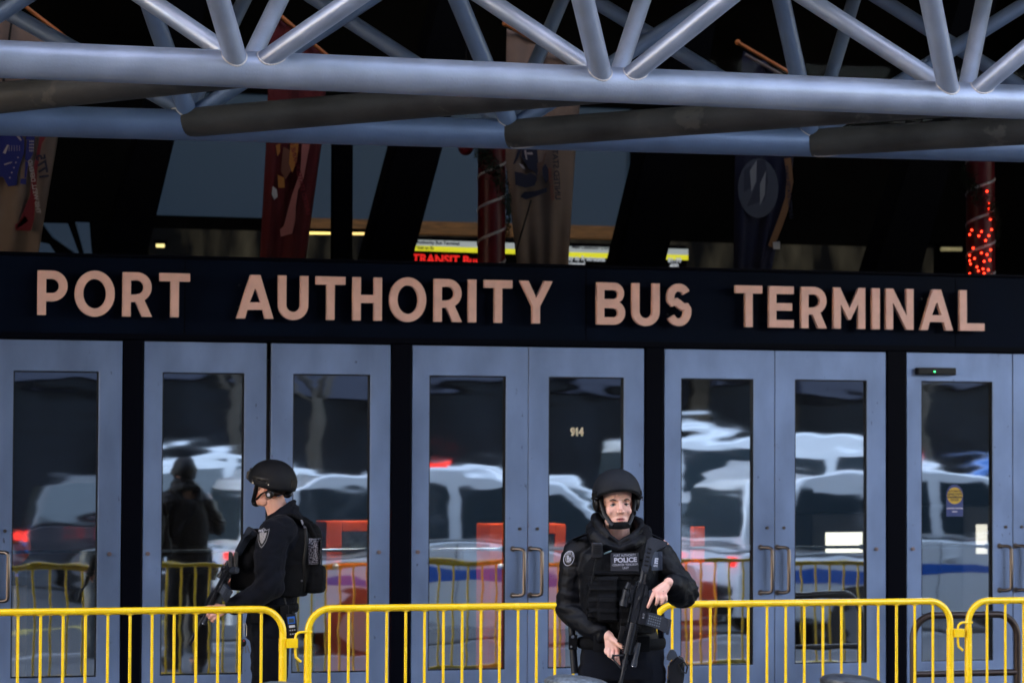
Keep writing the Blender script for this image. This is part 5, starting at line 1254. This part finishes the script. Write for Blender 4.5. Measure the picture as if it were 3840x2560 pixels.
# ------------------------------------------------------------------ officer turned away
FL=frame_at(1044.8,2100,640)
def L_officer():
    t=thing('person','officer in dark blue behind the left barrier, turned away with lowered rifle','person',mw=FL)
    HM=Matrix.Translation((-.050,-.005,1.738))@Matrix.Rotation(R(-119),4,'Z')@Matrix.Rotation(R(-6),4,'X')
    ls=(.010,-.175,1.480); le=(-.030,-.225,1.175); lw=(-.275,-.175,1.040)
    rs=(.045,.175,1.480); re=(-.07,.215,1.21); rw=(-.235,.06,1.20)
    b=BM(); headbits(b,HM)
    tube(b,[(.035,0,1.50),(-.005,0,1.59),(-.035,0,1.67)],[.068,.064,.062],18)
    loft(b,[(-.03,0,.94,.105,.155),(-.03,0,1.05,.10,.14),(.0,0,1.2,.105,.15),(.04,0,1.36,.11,.165),(.045,0,1.46,.10,.165),(.04,0,1.53,.07,.09)])
    limb(b,[ls,le],[.058,.042]); limb(b,[le,lw],[.040,.027]); limb(b,[rs,re],[.058,.042]); limb(b,[re,rw],[.040,.027])
    for s in (-1,1): limb(b,[(-.04,s*.085,.93),(-.05,s*.095,.50),(-.01,s*.10,.10)],[.085,.060,.042]); limb(b,[(-.01,s*.10,.06),(-.17,s*.11,.04)],[.042,.034])
    fing=[[(-.352,-.168,1.046),(-.385,-.176,1.046),(-.405,-.182,1.043),(-.424,-.182,1.041)],
          [(-.352,-.188,1.024),(-.378,-.202,1.016),(-.392,-.200,1.000),(-.386,-.186,.990)],
          [(-.346,-.192,1.006),(-.368,-.206,.994),(-.380,-.202,.980),(-.374,-.188,.972)],
          [(-.338,-.188,.990),(-.354,-.202,.978),(-.364,-.198,.966),(-.360,-.186,.960)]]
    hand(b,lw,None,fing,[(-.318,-.145,1.045),(-.345,-.135,1.055),(-.37,-.13,1.05)])
    fing=[[(-.285,.02,1.19),(-.30,-.0,1.17),(-.31,-.02,1.16),(-.315,-.03,1.15)],[(-.285,.03,1.175),(-.30,.01,1.155),(-.295,-.01,1.145),(-.285,-.02,1.145)],[(-.28,.035,1.16),(-.295,.015,1.14),(-.29,-.0,1.13),(-.28,-.01,1.13)],[(-.27,.04,1.145),(-.285,.02,1.13),(-.28,.005,1.12),(-.27,.0,1.12)]]
    hand(b,rw,None,fing,[(-.25,.02,1.21),(-.265,-.005,1.20),(-.275,-.02,1.19)])
    me=remesh(b,.0034,2); paint_skin(me,HM,(.98,.86,.80)); hand_tint(me,[((-.36,-.19,1.03),.04),((-.375,-.2,.99),.03)],.5); link('body',me,M_skin,t)
    add_eyes(t,HM,(.04,.025,.02))
    b=BM(); R3=HM.to_3x3(); ball(b,HM@Vector((0,.030,.018)),(.0765,.082,.070),R3,24,16); me=remesh(b,.004,1); link('hair',me,mat('hair_dark',(.03,.02,.016),.8,bump=1,bscale=500),t)
    # trousers, boots
    b=BM(); loft(b,[(-.045,0,.86,.145,.190),(-.045,0,.95,.140,.190),(-.040,0,1.06,.130,.180)])
    for s in (-1,1): limb(b,[(-.045,s*.095,.90),(-.05,s*.105,.50),(-.01,s*.11,.13)],[.112,.09,.072])
    me=remesh(b,.010,3); folds(me,cloth_fold(5,.009,(7,7,12))); link('trousers',me,M_fabric,t)
    for s in (-1,1):
        b=BM(); limb(b,[(-.01,s*.11,.16),(-.01,s*.11,.06),(-.17,s*.12,.045)],[.058,.054,.045]); me=remesh(b,.008,2); link('boot',me,M_black,t)
    # shirt jacket
    b=BM(); loft(b,[(-.035,0,1.00,.130,.175),(-.02,0,1.10,.130,.180),(.01,0,1.25,.135,.180),(.045,0,1.38,.145,.19),(.05,0,1.46,.140,.185),(.045,0,1.53,.105,.135),(.02,0,1.575,.080,.085)],36)
    limb(b,[(.025,-.15,1.485),(-.012,-.180,1.462),(-.035,-.205,1.34),le],[.095,.095,.092,.084]); limb(b,[le,(-.13,-.215,1.100),(-.24,-.185,1.052)],[.084,.070,.052])
    limb(b,[rs,re],[.085,.07]); limb(b,[re,(-.2,.09,1.2)],[.07,.05])
    # collar
    for dz,gr,rr in ((-.055,1.25,1.25),(-.028,1.12,1.1),(0,1.0,.72)):
        loop=[(-.080,-.0,1.548),(-.060,-.062,1.560),(.0,-.090,1.598),(.055,-.055,1.640),(.078,.0,1.652),(.055,.055,1.64),(0,.085,1.60),(-.06,.06,1.565)]
        tube(b,[(x*gr+.012,y*gr,z+dz*(1.35 if x>0 else 1)) for x,y,z in loop],[.018*rr]*8,12,closed=True)
    tube(b,[(.075,0,1.50),(.06,0,1.60)],[.09,.055],16)
    me=remesh(b,.0062,3); f0=cloth_fold(17,.007,(9,9,13)); c0=Vector(le)
    def f1(p):
        r=f0(p); d=(Vector(p)-c0).length
        if d<.18: r+=(1-d/.18)*.009*math.sin((Vector(p)-c0).dot(Vector((.8,.1,-.6)))*95+nz(p,7)*3)
        return r
    folds(me,f1); sh_=link('jacket',me,M_fabric,t); SB=bvh_of(me)
    # vest with back panel
    b=BM(); loft(b,[(.0,0,1.105,.165,.185),(.02,0,1.20,.175,.190),(.045,0,1.36,.180,.185),(.06,0,1.46,.165,.160),(.065,0,1.50,.15,.14)],32,2.6)
    for s in (-1,1): tube(b,[(-.10,s*.10,1.46),(-.03,s*.12,1.55),(.08,s*.115,1.570),(.17,s*.10,1.52),(.205,s*.09,1.44)],.032,12,flat=(.5,1.3))
    box(b,.14,.250,-.115,.115,1.14,1.45,.045); box(b,.16,.272,-.11,.10,1.12,1.28,.03); ball(b,(.185,0,1.44),(.07,.12,.09))
    box(b,-.27,-.10,-.12,.10,1.14,1.33,.015)
    ball(b,(-.115,0,1.36),(.115,.135,.135)); ball(b,(-.17,-.04,1.30),(.075,.10,.10))
    me=remesh(b,.0058,2); folds(me,cloth_fold(41,.004,(14,14,20))); vs_=link('vest',me,M_nylon,t); VB=bvh_of(me)
    def onS(x,z,l,B=SB):
        h=B.ray_cast(Vector((x,-1,z)),Vector((0,1,0))); return Vector((x,(h[0].y if h[0] else -.2)-l,z))
    # side strap with snap
    b=BM(); strap(b,[onS(.165,1.50,.01,VB),onS(.172,1.42,.012,VB),onS(.160,1.30,.012,VB),onS(.165,1.22,.012,VB),onS(.155,1.13,.01,VB)],.009,.003); obj('side_strap',b,M_black,vs_,smooth='auto')
    b=BM(); p=onS(.148,1.198,.006,VB); cyl(b,p,p+Vector((0,.004,0)),.006,n=12); obj('snap',b,MATS['dull_steel'],vs_)
    # shield patch on the sleeve
    cx,cz=-.072,1.450
    def shield(k): 
        pts=[(-.036,.052),(-.018,.044),(0,.056),(.018,.044),(.036,.052),(.034,.02),(.026,-.02),(.012,-.048),(0,-.060),(-.012,-.048),(-.026,-.02),(-.034,.02)]
        return [(cx+x*k+.10*z*k,cz+z*k) for x,z in pts]
    for k,nm,m_,l in ((1.,'shield_patch',M_grey,.004),(.88,'shield_field',M_black,.006),(.60,'shield_centre',mat('patch_silver',(.30,.29,.30),.7,bump=.6,bscale=260,var=.5,vscale=160),.008)):
        b=BM(); cen=b.verts.new(onS(cx,cz,l+.002)); L_=[b.verts.new(onS(x,z,l)) for x,z in shield(k)]
        for i in range(len(L_)): b.faces.new((cen,L_[i],L_[(i+1)%len(L_)]))
        obj(nm,b,m_,sh_)
    me=textmesh('POLICE',.017,.0005,bold=.0008,sx=.95); me.transform(Matrix.Translation((cx+.004,onS(cx,cz+.036,.0095).y,cz+.038))); link('patch_lettering',me,M_white,sh_)
    # printed patch on the back pouch and the small letters above it
    M_sp=mat('speckle_patch',(.012,.011,.02),.8,chips=(150,.50,(.30,.30,.34)))
    b=BM(); G=[[b.verts.new(onS(.185+.078*i/6,1.292+.150*j/6,.006,VB)) for i in range(7)] for j in range(7)]
    for j in range(6):
        for i in range(6): b.faces.new((G[j][i],G[j][i+1],G[j+1][i+1],G[j+1][i]))
    pt=obj('back_patch',b,M_sp,vs_)
    for k,c_ in enumerate('POLICE'):
        x=.142+.0045*k; z=1.545-.010*k; p=onS(x,z,.006,VB); me=textmesh(c_,.013 if k<4 else .018,.0005,bold=.0008); me.transform(Matrix.Translation(p)@Matrix.Rotation(R(62),4,'Y')); link('back_lettering',me,M_white,vs_)
    # belt
    b=BM(); N=40; tube(b,[(-.040+.150*math.cos(2*PI*k/N),-.20*math.sin(2*PI*k/N),1.035) for k in range(N)],.027,8,closed=True,flat=(1,.4))
    box(b,-.145,-.065,-.225,-.17,.955,1.015,.008); box(b,.03,.075,-.225,-.16,.97,1.06,.006); obj('duty_belt',b,M_nylon,t,smooth='auto')
    hh=helmet(t,HM@Matrix.Translation((0,.0,.0)),.112,.143,.120,.030,.034,-.008)
    P=lambda x,y,z: HM@Vector((x,y,z))
    for s in (-1,1):
        b=BM(); ball(b,P(s*.092,.060,-.034),(.020,.030,.028),HM.to_3x3(),18,12); me=remesh(b,.004,1); eg=link('ear_guard',me,M_black,hh)
        b=BM(); q=P(s*.112,.066,-.038); cyl(b,P(s*.098,.066,-.038),q,.0165,n=24); o=obj('ear_disc',b,M_black,hh,smooth='auto')
        b=BM(); cyl(b,q,P(s*.1135,.066,-.038),.0105,n=8); obj('ear_badge',b,M_white,o)
        b=BM(); strap(b,[P(s*.085,-.030,.05),P(s*.080,-.045,.0),P(s*.066,-.060,-.050),P(s*.046,-.080,-.088),P(s*.02,-.098,-.105)],.012,.004)
        strap(b,[P(s*.092,.040,-.02),P(s*.084,.00,-.040),P(s*.060,-.050,-.080)],.010,.004)
        strap(b,[P(s*.095,.055,.0),P(s*.080,.095,-.022),P(0,.118,-.035)],.012,.004); obj('chin_strap',b,M_black,hh,smooth='auto')
    b=BM(); ball(b,P(0,-.088,-.108),(.036,.024,.020),HM.to_3x3(),16,10); me=remesh(b,.004,1); link('chin_cup',me,M_black,hh)
    b=BM(); obox(b,P(0,-.148,.050),(.05,.03,.05),HM.to_3x3(),.005); obj('mount_block',b,M_black,hh)
    b=BM(); obox(b,P(0,.150,.035),(.07,.03,.06),HM.to_3x3(),.008); obj('rear_pack',b,M_black,hh)
    return t
LP=L_officer()
butt=Vector((-.148,-.140,1.500)); muz=Vector((-.495,-.150,.838)); ax=(muz-butt).normalized(); mg=Vector((.35,-.85,-.25)); mg=(mg-ax*mg.dot(ax)).normalized(); th=mg.cross(ax)
rifle('black carbine pointed at the ground held by the officer turned away',FL@basis(butt,ax,th,mg),None)
t=thing('ammunition_magazines','two silver grey spare magazines standing in the turned officer\'s chest pouch','magazine',mw=place_local(FL,(-.250,-.16,1.32)))
for k,x in enumerate((-.016,.016)):
    b=BM(); prism(b,[(x-.010,-.045),(x+.011,-.045),(x+.014,.036),(x+.006,.044),(x-.008,.044),(x-.011,.036)],-.02,.02); bmesh.ops.bevel(b,geom=b.edges[:],offset=.003,segments=2,affect='EDGES'); o=obj('magazine',b,mat('magazine_grey',(.12,.12,.115),.35,.6),t,smooth='auto')
    b=BM(); box(b,x-.003,x-.0005,-.0212,-.0202,-.04,.032); box(b,x+.004,x+.0065,-.0212,-.0202,-.04,.034); obj('rib',b,M_black,o)
t=thing('handheld_radio','black hand radio with a blue framed screen on the turned officer\'s belt','radio',mw=place_local(FL,(.098,-.215,.950))@Matrix.Rotation(R(-7),4,'Y'))
b=BM(); box(b,-.027,.027,-.018,.018,-.075,.060,.006); obj('case',b,M_black,t,smooth='auto')
b=BM(); box(b,-.021,.021,-.0205,-.0182,.005,.046,.001); obj('screen_bezel',b,mat('radio_blue',(.02,.13,.55),.4),t)
b=BM(); box(b,-.015,.015,-.0222,-.0207,.012,.036); obj('screen',b,mat('radio_screen',(.05,.065,.06),.3),t)
b=BM(); box(b,-.017,.017,-.0200,-.0182,-.017,-.003); obj('label_plate',b,mat('radio_label',(.6,.62,.66),.5),t)
for i in range(2):
    for j in range(3): b=BM(); cyl(b,(-.013+.013*j,-.0182,-.032-.022*i),(-.013+.013*j,-.0210,-.032-.022*i),.0042,n=10); obj('key_button',b,mat('button_grey',(.35,.36,.38),.5),t)
b=BM(); cyl(b,(-.015,0,.058),(-.026,.01,.155),.0055,.0038,n=10); cyl(b,(.012,0,.058),(.012,0,.072),.007,n=12); obj('antenna',b,M_black,t,smooth='auto')
t=thing('key_bunch','steel snap hook with a black fob and keys hanging from the turned officer\'s belt','keys',mw=place_local(FL,(-.172,-.20,.90)))
b=BM(); tube(b,[(-.010,0,.055),(-.006,0,.035),(-.010,0,.0),(-.008,0,-.022),(.006,0,-.022),(.008,0,0),(.006,0,.035),(.002,0,.055)],.0022,8,closed=True); obj('snap_hook',b,M_chrome,t,smooth=True)
b=BM(); ball(b,(-.010,0,-.058),(.016,.008,.022)); obj('fob',b,M_black,t,smooth=True); b=BM(); cyl(b,(-.008,-.0085,-.046),(-.008,-.010,-.046),.0035,n=10); obj('fob_button',b,mat('fob_red',(.5,.05,.08),.4),t)
b=BM()
for k,(x,a) in enumerate(((-.014,.1),(-.002,-.05),(.010,-.3))):
    obox(b,(x+.004*k,0,-.095),(.007,.0018,.045),Matrix.Rotation(a,3,'Y'),.0005); 
obj('key',b,MATS['dull_steel'],t)
